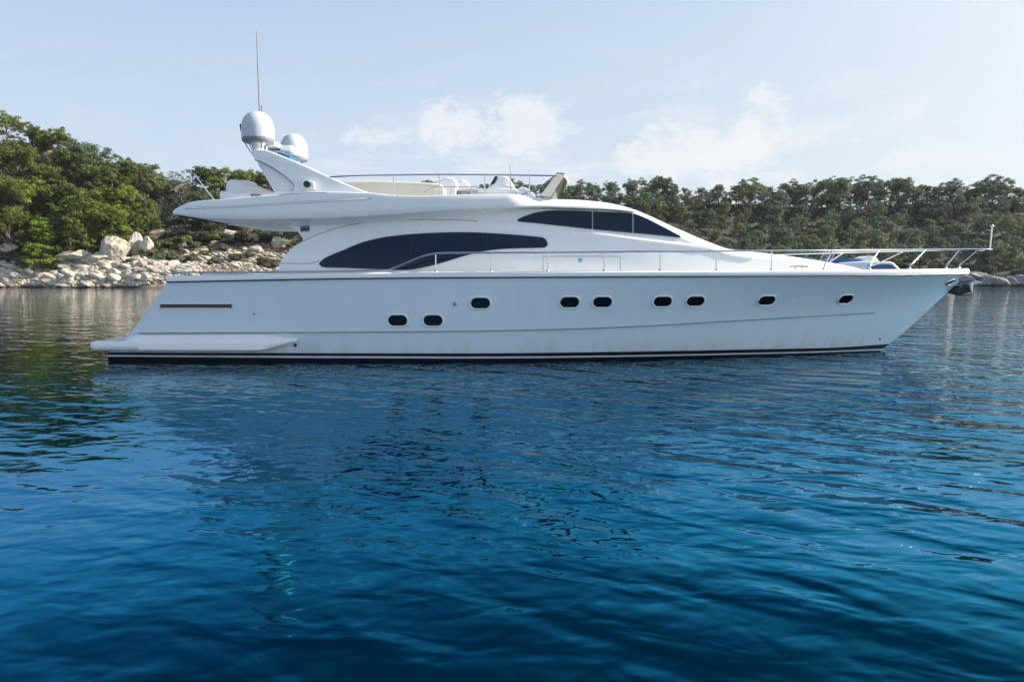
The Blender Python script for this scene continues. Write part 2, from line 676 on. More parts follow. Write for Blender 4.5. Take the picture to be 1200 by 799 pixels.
def build_hull():
    mb = MB()
    N = 110
    ts = [-4, -3.4, -3, -2, -1, -0.66, -0.33, -0.001] + [0.0 + i / 9 for i in range(10)]
    mis = [1, 1, 0, 1, 0, 0, 0, 0] + [0] * 9
    ss = [1 - (1 - i / N) ** 1.25 for i in range(N + 1)]
    for side in (0, 1):
        rows = [[(hull_fn(s, t) if not side else mirror(hull_fn(s, t))) for t in ts] for s in ss]
        mb.grid(rows, mis=mis)
    a = [hull_fn(0, t) for t in ts]
    mb.grid([a, [mirror(p) for p in a]], mis=mis)
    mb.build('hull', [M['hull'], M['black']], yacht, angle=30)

    # gunwale cap and dark rub rail swept along the sheer on both sides
    cap, rub = MB(), MB()
    sec = [(0.035, 0.0), (0.045, 0.05), (0.03, 0.105), (-0.03, 0.14), (-0.16, 0.145), (-0.22, 0.12), (-0.24, 0.0)]
    rsec = [(0.0, -0.034), (0.045, -0.03), (0.055, -0.015), (0.045, 0.0), (0.0, 0.005)]
    for side in (0, 1):
        r1, r2 = [], []
        for s in ss:
            p = hull_fn(s, 1.0)
            b = Y0 - p.y
            taper = min(1.0, max(b, 0.02) / 0.26)
            q = hull_fn(min(s + .004, 1.0), 1.0) - hull_fn(max(s - .004, 0), 1.0)
            n = Vector((q.y, -q.x, 0)).normalized()
            c1 = [p + n * (o if o > 0 else o * taper) + Vector((0, 0, h)) for o, h in sec]
            c2 = [p + n * o + Vector((0, 0, h)) for o, h in rsec]
            if side:
                c1, c2 = [mirror(v) for v in c1], [mirror(v) for v in c2]
            r1.append(c1)
            r2.append(c2)
        cap.grid(r1, close_v=True)
        rub.grid(r2, close_v=True)
        for g, rr in ((cap, r1), (rub, r2)):
            g.fan(rr[0])
            g.fan(rr[-1])
    p = hull_fn(0, 1)
    cap.box((p.x + .1, Y0, p.z + .07), (.2, 2 * (Y0 - p.y) - .1, .14))
    cap.build('gunwale', M['gel'], yacht, angle=40)
    rub.build('rub_rail', M['rubber'], yacht)

    # main deck inside the gunwale
    dk = MB()
    rows = []
    for s in ss:
        p = hull_fn(s, 1.0) + Vector((0, 0, .03))
        b = max(Y0 - p.y - .03, 0.002)
        rows.append([Vector((p.x, Y0 - b + 2 * b * j / 8, p.z + .05 * (1 - (j / 4 - 1) ** 2))) for j in range(9)])
    dk.grid(rows)
    dk.build('deck', M['gel'], yacht)

    # swimming platform with its side wings along the quarters
    pf = MB()
    zt = at(102.5, 400.8, Y0 - 2.86).z
    x0 = at(102.5, 400.8, Y0 - 2.86).x
    x1 = x_tran(zt) + 0.6
    hb = 2.80
    prof = [(0.06, -.24), (0.0, -.20), (-.02, -.10), (0.0, -.02), (0.05, 0.0)]   # inset from the outline, height

    def outline(ins):
        h, xa = hb - ins, x0 + ins
        r = .13
        pts = [(x1, -h)]
        for k in range(9):
            a = math.pi / 2 * k / 8
            pts.append((xa + r - r * math.sin(a), -h + r - r * math.cos(a)))
        pts += [(x, -y) for x, y in reversed(pts)]
        return pts
    rows = [[Vector((x, Y0 + y, zt + h)) for x, y in outline(ins)] for ins, h in prof]
    pf.grid(rows, close_v=True)
    pf.fan(rows[0])
    pf.fan(rows[-1])
    pf.build('swim_platform', M['gel'], yacht, angle=50)
    tk = MB()
    o2 = outline(.16)
    rows = [[Vector((x, Y0 + y, zt + h)) for x, y in o2] for h in (0.001, .012)]
    tk.grid(rows, close_v=True)
    tk.fan(rows[1])
    tk.build('deck_pad', paint('pale_teak', (.55, .54, .52), .6, var=.05, scale=6.0), yacht, angle=40)
    for side in (0, 1):
        wg = MB()
        rows = []
        K = 40
        for i in range(K + 1):
            px = lerp(103.4, 346, (i / K) ** 1.15)
            k = 1 - sstep(300, 346, px)
            s, t = HS.st(max(px, 151), 400)
            pk = hull_fn(s, 0.0)
            e = 0.24 * (0.06 + 0.94 * k ** .6)
            up = lerp(399.2, 401.4, k)
            dn = lerp(400.5, 411.6, k ** .8)
            zu, zd = at(px, up, Y0 - 2.8).z, at(px, dn, Y0 - 2.8).z
            bb = Y0 - pk.y
            zk = lerp(zu + .05, pk.z - .02, k) if px > 150 else lerp(zu + .004, pk.z - .02, sstep(134, 153, px))
            zk = lerp(zu + .004, zk, sstep(134, 153, px))
            rc = min(max((px - 103) / 6.0, 0), 1)
            bb -= .12 * (1 - math.sqrt(max(1 - (1 - rc) ** 2, 0)))
            X = at(px, 402, Y0 - 2.8).x
            row = [(bb - .02, zk), (bb + e * .45, lerp(zk, zu, .38)), (bb + e * .93, zu + .012), (bb + e, zu - .02),
                   (bb + e * .97, zd + .03), (bb + e * .8, zd), (bb - .08, zd - .01), (bb - .1, zk)]
            rows.append([Vector((X, Y0 - b, z)) for b, z in row])
        if side:
            rows = [[mirror(p) for p in r] for r in rows]
        wg.grid(rows, close_v=True)
        wg.fan(rows[0])
        wg.fan(rows[-1])
        wg.build('quarter_wing', M['gel'], yacht, angle=45)


build_hull()


def oval(n=28, a=1.0, b=1.0, sq=2.6):
    out = []
    for k in range(n):
        th = 2 * math.pi * k / n
        c, s = math.cos(th), math.sin(th)
        out.append((a * math.copysign(abs(c) ** (2 / sq), c), b * math.copysign(abs(s) ** (2 / sq), s)))
    return out


def stadium(n, a, b):
    """outline of a port: straight sides, half-round ends"""
    out = []
    for k in range(n):
        th = 2 * math.pi * (k + .5) / n
        c, s = math.cos(th), math.sin(th)
        out.append((math.copysign(a - b, c) + b * c, b * s))
    return out


def porthole(px, py, wa, wb, surf=HS, name='porthole', both=True):
    """an oval port: glass with a chrome ring as its frame, on this side and the other"""
    p, n, a, up = surf.frame(px, py)
    a = Vector((0, 0, 1)).cross(n).normalized()
    if a.x < 0:
        a = -a
    up = n.cross(a)
    if up.z < 0:
        up = -up
    for side in ((0, 1) if both else (0,)):
        fl = mirror if side else (lambda v: v)
        g = MB()
        ring = [p + a * x + up * y + n * .006 for x, y in stadium(28, wa, wb)]
        g.fan([fl(v) for v in ring])
        go = g.build(name, M['port'], yacht)
        r = MB()
        rows = []
        for grow, off in ((.0, .007), (.006, .018), (.020, .036), (.034, .026), (.044, -.004)):
            rows.append([fl(p + a * x + up * y + n * off) for x, y in stadium(28, wa + grow, wb + grow)])
        r.grid(rows, close_v=True)
        r.build('port_frame', M['white'], go, angle=60)


for px, py in ((466, 375.5), (507.5, 375.5), (563, 355.3), (667.5, 354.2), (706, 354), (776.5, 353.3), (815, 352.8), (898.5, 352), (991, 350.5)):
    k = 1.0 if px < 950 else .92
    porthole(px, py, .247 * k, .136)

# louvred engine-room vent near the stern
for side in (0, 1):
    fl = mirror if side else (lambda v: v)
    v, fr = MB(), MB()
    n = 24
    rows = []
    for off, gy in ((.004, .0), (.004, 1.0)):
        pass
    top = [HS.pt(lerp(188, 272, i / n), 355.8, .012) for i in range(n + 1)]
    bot = [HS.pt(lerp(188, 272, i / n), 361.4, .012) for i in range(n + 1)]
    v.grid([[fl(p) for p in top], [fl(p) for p in bot]])
    vo = v.build('engine_vent', paint('vent_brown', (.055, .048, .045), .6), yacht)
    loop = top + bot[::-1]
    fr.tube([fl(p) for p in loop + loop[:1]], .014, 6, caps=False)
    fr.build('vent_frame', M['gel'], vo)
    for k in range(3):
        pass

# small through-hull fittings, knuckle shadow gap, hawse holes
for px, py, r, m in ((533, 355.8, .055, 'steel'), (929, 352, .05, 'white'), (346, 404.3, .045, 'black'), (297.5, 367.5, .02, 'black'), (1031, 397, .03, 'black')):
    p, n, a, up = HS.frame(px, py)
    g = MB()
    rows = []
    for rr, off in ((r, -.004), (r, .014), (r * .7, .02), (r * .6, .008)):
        rows.append([p + (a * math.cos(2 * math.pi * k / 16) + up * math.sin(2 * math.pi * k / 16)) * rr + n * off for k in range(16)])
    g.grid(rows, close_v=True)
    g.fan(rows[-1])
    g.build('hull_fitting', M[m], yacht, angle=50)
g = MB()
path = []
for i in range(80):
    s = lerp(0.01, 0.915, i / 79)
    p = hull_fn(s, 0.0)
    path.append(p + Vector((0, -.004, -.004)))
g.tube(path, .011, 6)
g.build('chine_moulding', M['groove'], yacht)
g = MB()
g.tube([mirror(p) for p in path], .011, 6)
g.build('chine_moulding', M['groove'], yacht)
for side in (0, 1):
    fl = mirror if side else (lambda v: v)
    p, n, a, up = HS.frame(1114, 330.5)
    a = (a + up * -.35 if a.x < 0 else a + up * .25).normalized()
    up = n.cross(a)
    g = MB()
    g.fan([fl(p + a * x + up * y + n * .008) for x, y in oval(24, .15, .075, 2)])
    ho = g.build('hawse_hole', M['black'], yacht)
    g = MB()
    rows = [[fl(p + a * x + up * y + n * off) for x, y in oval(24, .15 + gr, .075 + gr, 2)] for gr, off in ((0, .007), (.012, .03), (.035, .02), (.04, -.01))]
    g.grid(rows, close_v=True)
    g.build('hawse_ring', M['chrome'], ho, angle=60)

# ------------------------------------------------------------------ deckhouse
ZD = at(600, 323, Y0 - 2.2).z
aft_px = [(325, 320), (325.5, 313), (329, 304.5), (335, 296.5), (343, 289), (351.5, 283.3), (353, 281.5), (352.6, 278.5), (347, 271.5), (340, 267), (333, 262)]
_aw = [at(x, y, Y0 - 2.15) for x, y in aft_px]
_az, _ax = [p.z for p in _aw], [p.x for p in _aw]
top_px = [(333, 258, 1.8), (400, 253, 1.8), (460, 247.5, 1.8), (520, 242, 1.8), (600, 239, 1.8), (690, 241.5, 1.75), (727, 242.5, 1.65), (742, 245.2, 1.6), (753, 249.4, 1.55), (768, 256.2, 1.5), (785, 264, 1.4), (803, 272, 1.35),
          (830, 283.4, 1.15), (857, 292.4, 1.0), (905, 297.6, .8), (960, 305.5, .6), (1000, 313, .35), (1020, 318, .1)]
_tw = [at(x, y, Y0 - b) for x, y, b in top_px]
z_top = pchip([p.x for p in _tw], [p.z for p in _tw])
X_NOSE = _tw[-1].x
X_WS = at(742, 247, Y0 - 1.6).x


def house_w(X):
    w = min(2.2, sheer_b(X) - .52)
    w = 2.2 - math.log1p(math.exp((2.2 - w - .02) * 6)) / 6 if w > .2 else w
    w = min(w, 2.2)
    k = max((X - (X_NOSE - 2.2)) / 2.2, 0.0)
    return max(w, .05) * (1 - k ** 2.2) + .02


def house_fn(s, t):
    """t 0..1 side wall, 1..2 shoulder and roof to the centre line"""
    tt = min(t, 1.0)
    # first guess of the height from the aft end, then the real one
    xa = _ax[0]
    for _ in range(3):
        X = xa + max(min(s, 1.02), -.02) * (X_NOSE - xa)
        H = max(z_top(X) - ZD, .01)
        fwd = sstep(X_WS - 1.0, X_WS + 2.5, X)
        r = lerp(.16, .40 * H, fwd)
        z = ZD + tt * (H - r)
        xa = float(np.interp(z, _az, _ax))
    w = house_w(X)
    tum = lerp(.10, .24, fwd)
    hz = z - ZD
    b = w - tum * hz - .02 * hz * hz
    if b < .01:
        b = .01
    # a soft outward swelling between deck and window sill
    b += .03 * math.sin(min(hz / 0.9, 1) * math.pi) * (1 - fwd)
    if t <= 1:
        return Vector((X, Y0 - b, z))
    a = (t - 1) ** 1.25 * math.pi / 2
    n = 2 / lerp(2.4, 2.1, fwd)
    return Vector((X, Y0 - b * math.cos(a) ** n if a < math.pi / 2 - 1e-6 else Y0, z + r * math.sin(a) ** n * (1.0 if a > 0 else 0)))


_tz_fix = [p.z for p in _tw]
for _ in range(5):
    for i, (x, y, b) in enumerate(top_px):
        if x < 735 or x > 1005:
            continue
        top_y, dep = 1e9, Y0
        for t in np.linspace(1.0, 2.0, 25):
            s0 = (_tw[i].x - _ax[0]) / (X_NOSE - _ax[0])
            lo, hi = s0 - .08, s0 + .08
            for _k in range(14):                # the section point that shows in this pixel column
                mid = (lo + hi) / 2
                if proj(house_fn(mid, t))[0] < x:
                    lo = mid
                else:
                    hi = mid
            p = house_fn((lo + hi) / 2, t)
            v = proj(p)[1]
            if v < top_y:
                top_y, dep = v, p.y
        _tz_fix[i] += (top_y - y) * dep / F * .9
    z_top = pchip([p.x for p in _tw], _tz_fix)

HO = Surf(house_fn, 0, 1, 0, 1.16, 100, 60)


def build_house():
    mb = MB()
    N = 120
    ts = [i / 30 for i in range(31)] + [1 + i / 12 for i in range(1, 13)]
    ss = [i / N for i in range(N + 1)]
    near = [[house_fn(s, t) for t in ts] for s in ss]
    mb.grid(near)
    far = [[mirror(p) for p in r] for r in near]
    mb.grid(far)
    mb.grid([near[0], far[0]])
    mb.build('deckhouse', M['gel'], yacht, angle=28)


build_house()


def patch(top, bot, n, rows, surf, off, name, mat, parent=yacht, both=True, rim=.0, rim_mat=None, frame_name=None):
    """a pane that lies on a surface between two traced edges, on this side of the boat and the other"""
    tx, ty = zip(*top)
    bx, by = zip(*bot)
    ft, fb = pchip(tx, ty), pchip(bx, by)
    x0, x1 = max(tx[0], bx[0]), min(tx[-1], bx[-1])
    grid_ = []
    for i in range(n + 1):
        k = i / n
        k = .5 - .5 * math.cos(math.pi * k)
        px = lerp(x0, x1, k)
        a, b = ft(px), fb(px)
        grid_.append([surf.pt(px, lerp(a, b, j / rows), off) for j in range(rows + 1)])
    outs = []
    for side in ((0, 1) if both else (0,)):
        fl = mirror if side else (lambda v: v)
        g = MB()
        g.grid([[fl(p) for p in r] for r in grid_])
        o = g.build(name, mat, parent)
        if rim:
            loop = [r[0] for r in grid_] + grid_[-1][1:] + [r[-1] for r in grid_[::-1]][1:] + grid_[0][::-1][1:]
            rm = MB()
            rm.tube([fl(p) for p in loop], rim, 6, caps=False)
            rm.build(frame_name or 'window_seal', rim_mat, o)
        outs.append(o)
    return outs


# long curved saloon window in four panes
sal_top = [(374.5, 309), (377, 306), (387, 300), (400, 294.7), (426.7, 284), (453, 278), (480, 275), (520, 273), (546.7, 272.7), (586.7, 274.5), (626.7, 277.7), (636, 279), (639.6, 281.5), (641.3, 286)]
sal_bot = [(374.5, 309.3), (377, 311.8), (383, 313), (400, 313.4), (440, 315), (466.7, 316), (480, 315.6), (501, 312), (520, 306.9), (546.7, 298.9), (573, 293.2), (600, 291), (630, 290.2), (638, 290), (641.3, 287)]


def cut(poly, x0, x1):
    f = pchip(*zip(*poly))
    return [(x0, f(x0))] + [p for p in poly if x0 < p[0] < x1] + [(x1, f(x1))]


for x0, x1 in ((374.5, 478.7), (478.7, 526.6), (526.6, 562.7), (562.7, 641.3)):
    patch(cut(sal_top, x0, x1), cut(sal_bot, x0, x1), 40 if x1 - x0 > 60 else 18, 8, HO, .012, 'saloon_window', M['glass'], rim=.012, rim_mat=M['rubber'])

helm_top = [(606.5, 258), (609, 256.5), (619, 252.3), (630, 249.2), (643, 247.4), (655, 247.1), (670, 247.3), (694, 248.2), (715, 249.0), (741.5, 250.4)]
helm_bot = [(606.5, 258.6), (609, 259.6), (619, 260.4), (643, 263), (694, 268.5), (741.5, 273)]
for x0, x1 in ((606.5, 693.4), (695.2, 740.6)):
    patch(cut(helm_top, x0, x1), cut(helm_bot, x0, x1), 26, 6, HO, .012, 'helm_window', M['glass'], rim=.010, rim_mat=M['rubber'])
patch([(742.4, 250.6), (752, 254.2), (776, 266.0), (797, 277.2)], [(742.4, 273), (770, 275.6), (797, 278.3)], 20, 6, HO, .012, 'helm_window', M['glass'], rim=.010, rim_mat=M['rubber'])

# wraparound windscreen across the front slope
for a, b in ((1.72, 1.985),):
    g = MB()
    rows = []
    for i in range(13):
        X = lerp(X_WS + .25, at(838, 284, Y0 - 1.1).x, i / 12)
        row = []
        for j in range(25):
            u = lerp(a, 2 + (2 - a), j / 24)
            t = u if u <= 2 else 4 - u
            s = (X - _ax[0]) / (X_NOSE - _ax[0])
            e = 1e-3
            p = house_fn(s, t)
            if u > 2:
                p = mirror(p)
            row.append(p + Vector((.004, 0, .012)))
        rows.append(row)
    g.grid(rows)
    ws = g.build('windscreen', M['glass'], yacht)
    for yy in (-.62, .62):
        w = MB()
        pts = []
        for i in range(7):
            X = lerp(X_WS + .9, X_WS + 2.25, i / 6)
            zz = z_top(X)
            s = (X - _ax[0]) / (X_NOSE - _ax[0])
            best = min((house_fn(s, 1 + k / 40) for k in range(41)), key=lambda p: abs(abs(Y0 - p.y) - abs(yy)))
            pts.append(Vector((X, Y0 + yy, best.z + .06 + .03 * math.sin(i / 6 * math.pi))))
        w.tube(pts, .018, 6)
        w.tube([pts[-1] + Vector((.02, 0, -.09)), pts[-1] + Vector((.02, 0, .03))], .035, 8)
        w.build('wiper', M['rubber'], yacht)


def surf_line(pts, surf, n, r, off, name, mat, both=True):
    f = pchip(*zip(*pts))
    path = [surf.pt(x, f(x), off) for x in np.linspace(pts[0][0], pts[-1][0], n)]
    for fl in ((lambda v: v), mirror):
        g = MB()
        g.tube([fl(p) for p in path], r, 6)
        g.build(name, mat, yacht)


# moulded lines of the superstructure
surf_line([(354, 283), (375, 274), (400, 266), (430, 260.8), (460, 258.4), (520, 257.5), (560, 259)], HO, 40, .008, .001, 'moulding_line', M['groove'])
surf_line([(328, 308.5), (350, 308.8), (362, 308.8), (368, 307.8), (374, 305.6)], HO, 16, .008, .001, 'moulding_line', M['groove'])
surf_line([(668, 271.2), (690, 273.2), (750, 281), (800, 287), (850, 292.5), (880, 295.6)], HO, 40, .06, -.018, 'crease_moulding', M['gel'])
surf_line([(560, 259), (606, 262.2), (660, 268), (700, 272)], HO, 24, .007, .0, 'moulding_line', M['gel'])
# side door outline with its hatch plate
g = MB()
loop = []
for (xa, ya), (xb, yb) in (((636.5, 318), (636.5, 300.5)), ((636.5, 300.5), (725, 300.5)), ((725, 300.5), (727, 302)), ((727, 302), (727, 318))):
    loop += [HO.pt(lerp(xa, xb, i / 8), lerp(ya, yb, i / 8), .002) for i in range(9)]
g.tube(loop, .006, 5)
dr = g.build('side_door', M['groove'], yacht)
p, n, a, up = HO.frame(680, 305)
g = MB()
rr = [[p + (a * math.cos(2 * math.pi * k / 20) + up * math.sin(2 * math.pi * k / 20)) * r + n * o for k in range(20)] for r, o in ((.06, .0), (.06, .012), (.05, .016))]
g.grid(rr, close_v=True)
g.fan(rr[-1])
g.build('door_badge', paint('badge_blue', (0.25, 0.42, 0.60), .3), dr, angle=50)
# small flag-like plate on the aft pillar
p, n, a, up = HO.frame(357.5, 268.3)
if a.x < 0:
    a = -a
up = n.cross(a)
up = up if up.z > 0 else -up
g = MB()
g.add([p + a * x + up * y + n * .015 for x, y in ((-.12, -.08), (.12, -.08), (.12, .08), (-.12, .08))], [(0, 1, 2, 3)])
pl = g.build('name_plate', M['navy'], yacht)
g = MB()
g.add([p + a * x + up * y + n * .019 for x, y in ((-.12, -.082), (.12, -.082), (.12, -.055), (-.12, -.055))], [(0, 1, 2, 3)])
g.build('plate_band', paint('plate_light_blue', (0.2, 0.42, 0.75), .4), pl)
g = MB()
g.add([p + a * x + up * y + n * .019 for x, y in ((.03, .0), (.09, .03), (.085, .055), (.03, .05))], [(0, 1, 2, 3)])
g.add([p + a * x + up * y + n * .019 for x, y in ((-.10, .035), (.0, .03), (.0, .05), (-.10, .055))], [(0, 1, 2, 3)])
g.build('plate_mark', paint('plate_mark_ochre', (0.5, 0.36, 0.12), .4), pl)

# glazed aft bulkhead door inside the cockpit
g = MB()
xb = _ax[0] - .012
g.add([(xb, Y0 - 1.2, ZD + .1), (xb, Y0 + 1.2, ZD + .1), (xb, Y0 + 1.2, ZD + .42), (xb, Y0 - 1.2, ZD + .42)], [(0, 1, 2, 3)])
g.build('cockpit_door', M['glass'], yacht)

# ------------------------------------------------------------------ flybridge
fb_bot = [(203, 251.2, 1.95), (225, 254.6, 2.4), (245, 256.6, 2.42), (300, 257.4, 2.45), (390, 255.8, 2.45), (460, 251.6, 2.45), (520, 247.2, 2.42), (575, 244.2, 2.38), (640, 242.8, 2.1), (690, 244.2, 2.05), (742, 248.0, 1.80), (753, 250.4, 1.70)]
fb_top = [(203, 250.2, 1.95), (206, 246.5, 2.1), (214, 240.2, 2.35), (222, 237, 2.35), (266, 233.4, 2.35), (323, 228.9, 2.3), (380, 225.4, 2.3), (437, 226.6, 2.3), (460, 228.9, 2.3), (490, 229.6, 2.3), (520, 229, 2.28), (560, 227.6, 2.25), (600, 227.2, 2.2),
          (640, 228.6, 2.0), (670, 230.4, 1.7), (700, 233.6, 1.5), (728, 239.3, 1.4), (742, 244, 1.4), (753, 250.0, 1.5)]
_b = [at(x, y, Y0 - b) for x, y, b in fb_bot]
_t = [at(x, y, Y0 - b) for x, y, b in fb_top]
fzb = pchip([p.x for p in _b], [p.z for p in _b])
fzt = pchip([p.x for p in _t], [p.z for p in _t])
FX0, FX1 = _b[0].x, _b[-1].x
fwid = pchip([FX0, FX0 + .15, FX0 + .6, FX0 + 2, -2, 0, 1, 2, 3.2, FX1], [1.95, 2.2, 2.38, 2.45, 2.40, 2.19, 2.07, 2.01, 1.84, 1.56])
X_A, X_B = at(596, 228, Y0 - 2.2).x, at(668, 230, Y0 - 2.0).x


X_P = at(322, 268, Y0 - 2.2).x


def fly_section(X):
    zb, zt, w = fzb(X), fzt(X), fwid(X)
    h = max(zt - zb, .01)
    c = sstep(X_A, X_B, X)
    m = lerp(.06, .0, c)
    cv = sstep(X_P, X_P + .8, X)
    hb = lerp(w - .3, min(Y0 - house_fn((X - _ax[0]) / (X_NOSE - _ax[0]), .98).y, w - .06), cv)
    dp = lerp(.20, .0, sstep(X_A - 1.2, X_A + .2, X))
    pts = [(0, zb + .03), (hb * .5, zb + .03), (hb - .06, lerp(zb + .02, zb - dp - .0, cv)), (hb - .02, lerp(zb + .02, zb - dp, cv))]
    for k in (.25, .5, .75, 1.0):
        a = k * math.pi / 2
        pts.append((lerp(hb - .02, w - .04, 1 - math.cos(a)), lerp(lerp(zb + .02, zb - dp, cv), zb, math.sin(a))))
    # outer face: bulging below, leaning a little outwards, forward it turns into a rounded roof
    for k, (f, o) in enumerate(((.02, .0), (.10, .022), (.34, .030), (.60, .030), (.86, .022), (.97, .0), (1.0, -.05))):
        a = f * math.pi / 2
        rx, rz = w - .0 - (w * .62) * (1 - math.cos(a)), zb + h * math.sin(a)
        fx, fz = w + o, zb + h * f
        pts.append((lerp(fx, rx, c), lerp(fz, rz, c)))
    fd = min(.42, h * .75)
    ix = [(-.24, 1.0, 0), (-.30, 1.0, -.05), (-.34, 1.0, -fd)]
    for k, (o, f, dz) in enumerate(ix):
        fx, fz = w + o, zt + dz
        rx, rz = w * (.36 - .05 * k), zt + .012 * (k + 1)
        pts.append((lerp(fx, rx, c), lerp(fz, rz, c)))
    pts.append((lerp(w * .4, w * .12, c), lerp(zt - fd, zt + .05, c)))
    pts.append((0, lerp(zt - fd, zt + .055, c)))
    return pts


def fly_fn(X, t):
    """outer face only, t 0..1 from the lower edge to the top"""
    pts = fly_section(X)[7:14]
    k = max(0.0, min(t, 1.0)) * (len(pts) - 1)
    i = min(int(k), len(pts) - 2)
    a, b = pts[i], pts[i + 1]
    return Vector((X, Y0 - lerp(a[0], b[0], k - i), lerp(a[1], b[1], k - i)))


FS = Surf(fly_fn, FX0 + .02, FX1 - .02, 0, 1, 90, 22)


def build_fly():
    mb = MB()
    N = 120
    xs = [FX0 + (FX1 - FX0) * (i / N) for i in range(N + 1)]
    xs = sorted(set(xs + [FX0 + .02, FX0 + .05, FX0 + .09, FX1 - .04, FX1 - .015]))
    near = [[Vector((X, Y0 - b, z)) for b, z in fly_section(X)] for X in xs]
    far = [[mirror(p) for p in r] for r in near]
    mb.grid(near)
    mb.grid(far)
    for e in (0, -1):
        mb.grid([near[e], far[e]])
    mb.build('flybridge', M['gel'], yacht, angle=32)


build_fly()
for pts, nm, mt, rr in (([(217, 243.4), (265, 242.0), (322, 238.4), (380, 235), (436, 232.4)], 'coaming_line', 'groove', .009),
                        ([(217, 244.4), (265, 243.0), (322, 239.4), (380, 236), (430, 233.2)], 'coaming_moulding', 'gel', .022),
                        ([(325, 228.9), (350, 226.8), (380, 224.6)], 'coaming_line', 'groove', .007)):
    surf_line(pts, FS, 40, rr, .002, nm, M[mt])

# ------------------------------------------------------------------ radar arch
arch_out = [(290.6, 177.4), (293, 175.2), (299, 174.2), (310, 174.6), (325, 180.2), (337, 185), (355, 192.8), (370, 200), (400, 213.4), (412, 218.2), (425, 223.2), (437, 227.2), (437, 232), (400, 232), (325, 233), (323.6, 229), (316, 217), (308, 204), (300, 191), (294.5, 183)]
rec = [(297, 187.0), (302, 187.8), (308, 190.5), (319, 196.4), (330, 204.0), (337, 209.6), (342, 214), (344.4, 218), (343.6, 221.6), (340.5, 223.4), (326, 225.0), (323.5, 223.6), (316, 213), (305, 198)]
AY = Y0 - 2.16


def curve_poly(pts, Y):
    return [(p.x, p.z) for p in (at(x, y, Y) for x, y in pts)]


def build_arch():
    for side in (0, 1):
        mb = MB()
        po = curve_poly(arch_out, AY)
        mb.prism(po, AY, AY + .34, shear=.10)
        if side:
            mb.v = [tuple(mirror(p)) for p in mb.v]
        o = mb.build('arch_leg', M['gel'], yacht, bevel=.035, segs=3, angle=40)
        cu = MB()
        pr = curve_poly(rec, AY)
        cu.prism(pr, AY - .2, AY + .02, shear=.10)
        zmin_o, zmin_r = min(p[1] for p in po), min(p[1] for p in pr)
        cu.v = [(x, y + (zmin_r - zmin_o) * .10 + .075, z) for x, y, z in cu.v]
        if side:
            cu.v = [tuple(mirror(p)) for p in cu.v]
        co = cu.build('cutter', M['gel'], yacht, bevel=.0)
        md = o.modifiers.new('b', 'BOOLEAN')
        md.object = co
        md.operation = 'DIFFERENCE'
        md.solver = 'EXACT'
        bpy.context.view_layer.update()
        me = bpy.data.meshes.new_from_object(o.evaluated_get(bpy.context.evaluated_depsgraph_get()))
        o.modifiers.clear()
        bm = bmesh.new()
        bm.from_mesh(me)
        for e in bm.edges:
            e.smooth = not (len(e.link_faces) == 2 and e.calc_face_angle(0) > R(24))
        for f in bm.faces:
            f.smooth = True
        bm.to_mesh(me)
        bm.free()
        o.data = me
        bpy.data.objects.remove(co)
        g = MB()  # dark tube painted in as the shadow along the recess edge
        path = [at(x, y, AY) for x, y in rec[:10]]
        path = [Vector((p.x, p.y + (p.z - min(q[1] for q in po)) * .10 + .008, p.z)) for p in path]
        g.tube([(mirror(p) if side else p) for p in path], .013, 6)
        g.build('recess_shadow_line', M['groove'], o)
    # bridge between the legs
    mb = MB()
    br = [(292, 178), (296, 176), (310, 176.4), (330, 184), (348, 191.5), (352, 196), (345, 198), (318, 190), (300, 184.5)]
    mb.prism(curve_poly(br, AY), AY + .30, 2 * Y0 - AY - .30)
    mb.build('arch_bridge', M['gel'], yacht, bevel=.03, segs=2, angle=40)


build_arch()
ZA = at(310, 176, Y0 - 1.9).z


def dome(px, ytop, ybase, Y):
    c = at(px, ybase, Y)
    top = at(px, ytop, Y)
    H = top.z - c.z
    rad = 18.0 * 18.7 / F * 1.0
    k = rad
    mb = MB()
    prof = [(k * .99, .10 * H), (k * 1.0, .2 * H), (k * .99, .45 * H)]
    for i in range(1, 13):
        a = i / 12 * math.pi / 2
        prof.append((k * .985 * math.cos(a) ** .92 if i < 12 else 0.0, .45 * H + .55 * H * math.sin(a)))
    mb.lathe((c.x, Y, c.z), prof, 40)
    dm = mb.build('satellite_dome', M['dome'], yacht, angle=50)
    b = MB()
    b.lathe((c.x, Y, c.z), [(k * .75, -.05 * H), (k * .93, -.02 * H), (k * .99, .03 * H), (k * .975, .105 * H)], 40)
    b.build('dome_base', M['steel'] if False else paint('dome_grey', (.20, .22, .25), .5), dm, angle=50)
    b = MB()
    b.lathe((c.x, Y, c.z), [(.15, ZA - c.z - .12), (.13, -.1), (.2, -.04 * H)], 20)
    b.build('dome_pedestal', M['white'], dm, angle=50)
    return c, rad


c1, rad = dome(302.6, 130.8, 166.5, Y0 - 1.75)
c2, _ = dome(345, 157, 188, Y0 + 1.75)
# brackets round the pedestal, lamp on the side of the dome
g = MB()
for a in (-2.6, -2.0, -1.0, 2.4, 1.2):
    d = Vector((math.cos(a), math.sin(a), 0))
    base = Vector((c1.x, Y0 - 1.75, 0))
    g = MB()
    g.tube([base + d * .36 + Vector((0, 0, c1.z - .02)), base + d * .22 + Vector((0.02, 0, ZA - .05))], .014, 6)
    g.build('dome_bracket', M['steel'], yacht)
g = MB()
p = at(284, 160, Y0 - 1.75)
g.tube([p + Vector((.03, 0, -.03)), p + Vector((-.02, 0, .16))], .012, 6)
q = at(283.2, 149.5, Y0 - 1.75)
g.lathe(q, [(.035, -.09), (.045, -.02), (.045, .05), (.05, .055), (.05, .085), (.0, .09)], 12)
g.build('mast_lamp', M['rubber'], yacht, angle=50)
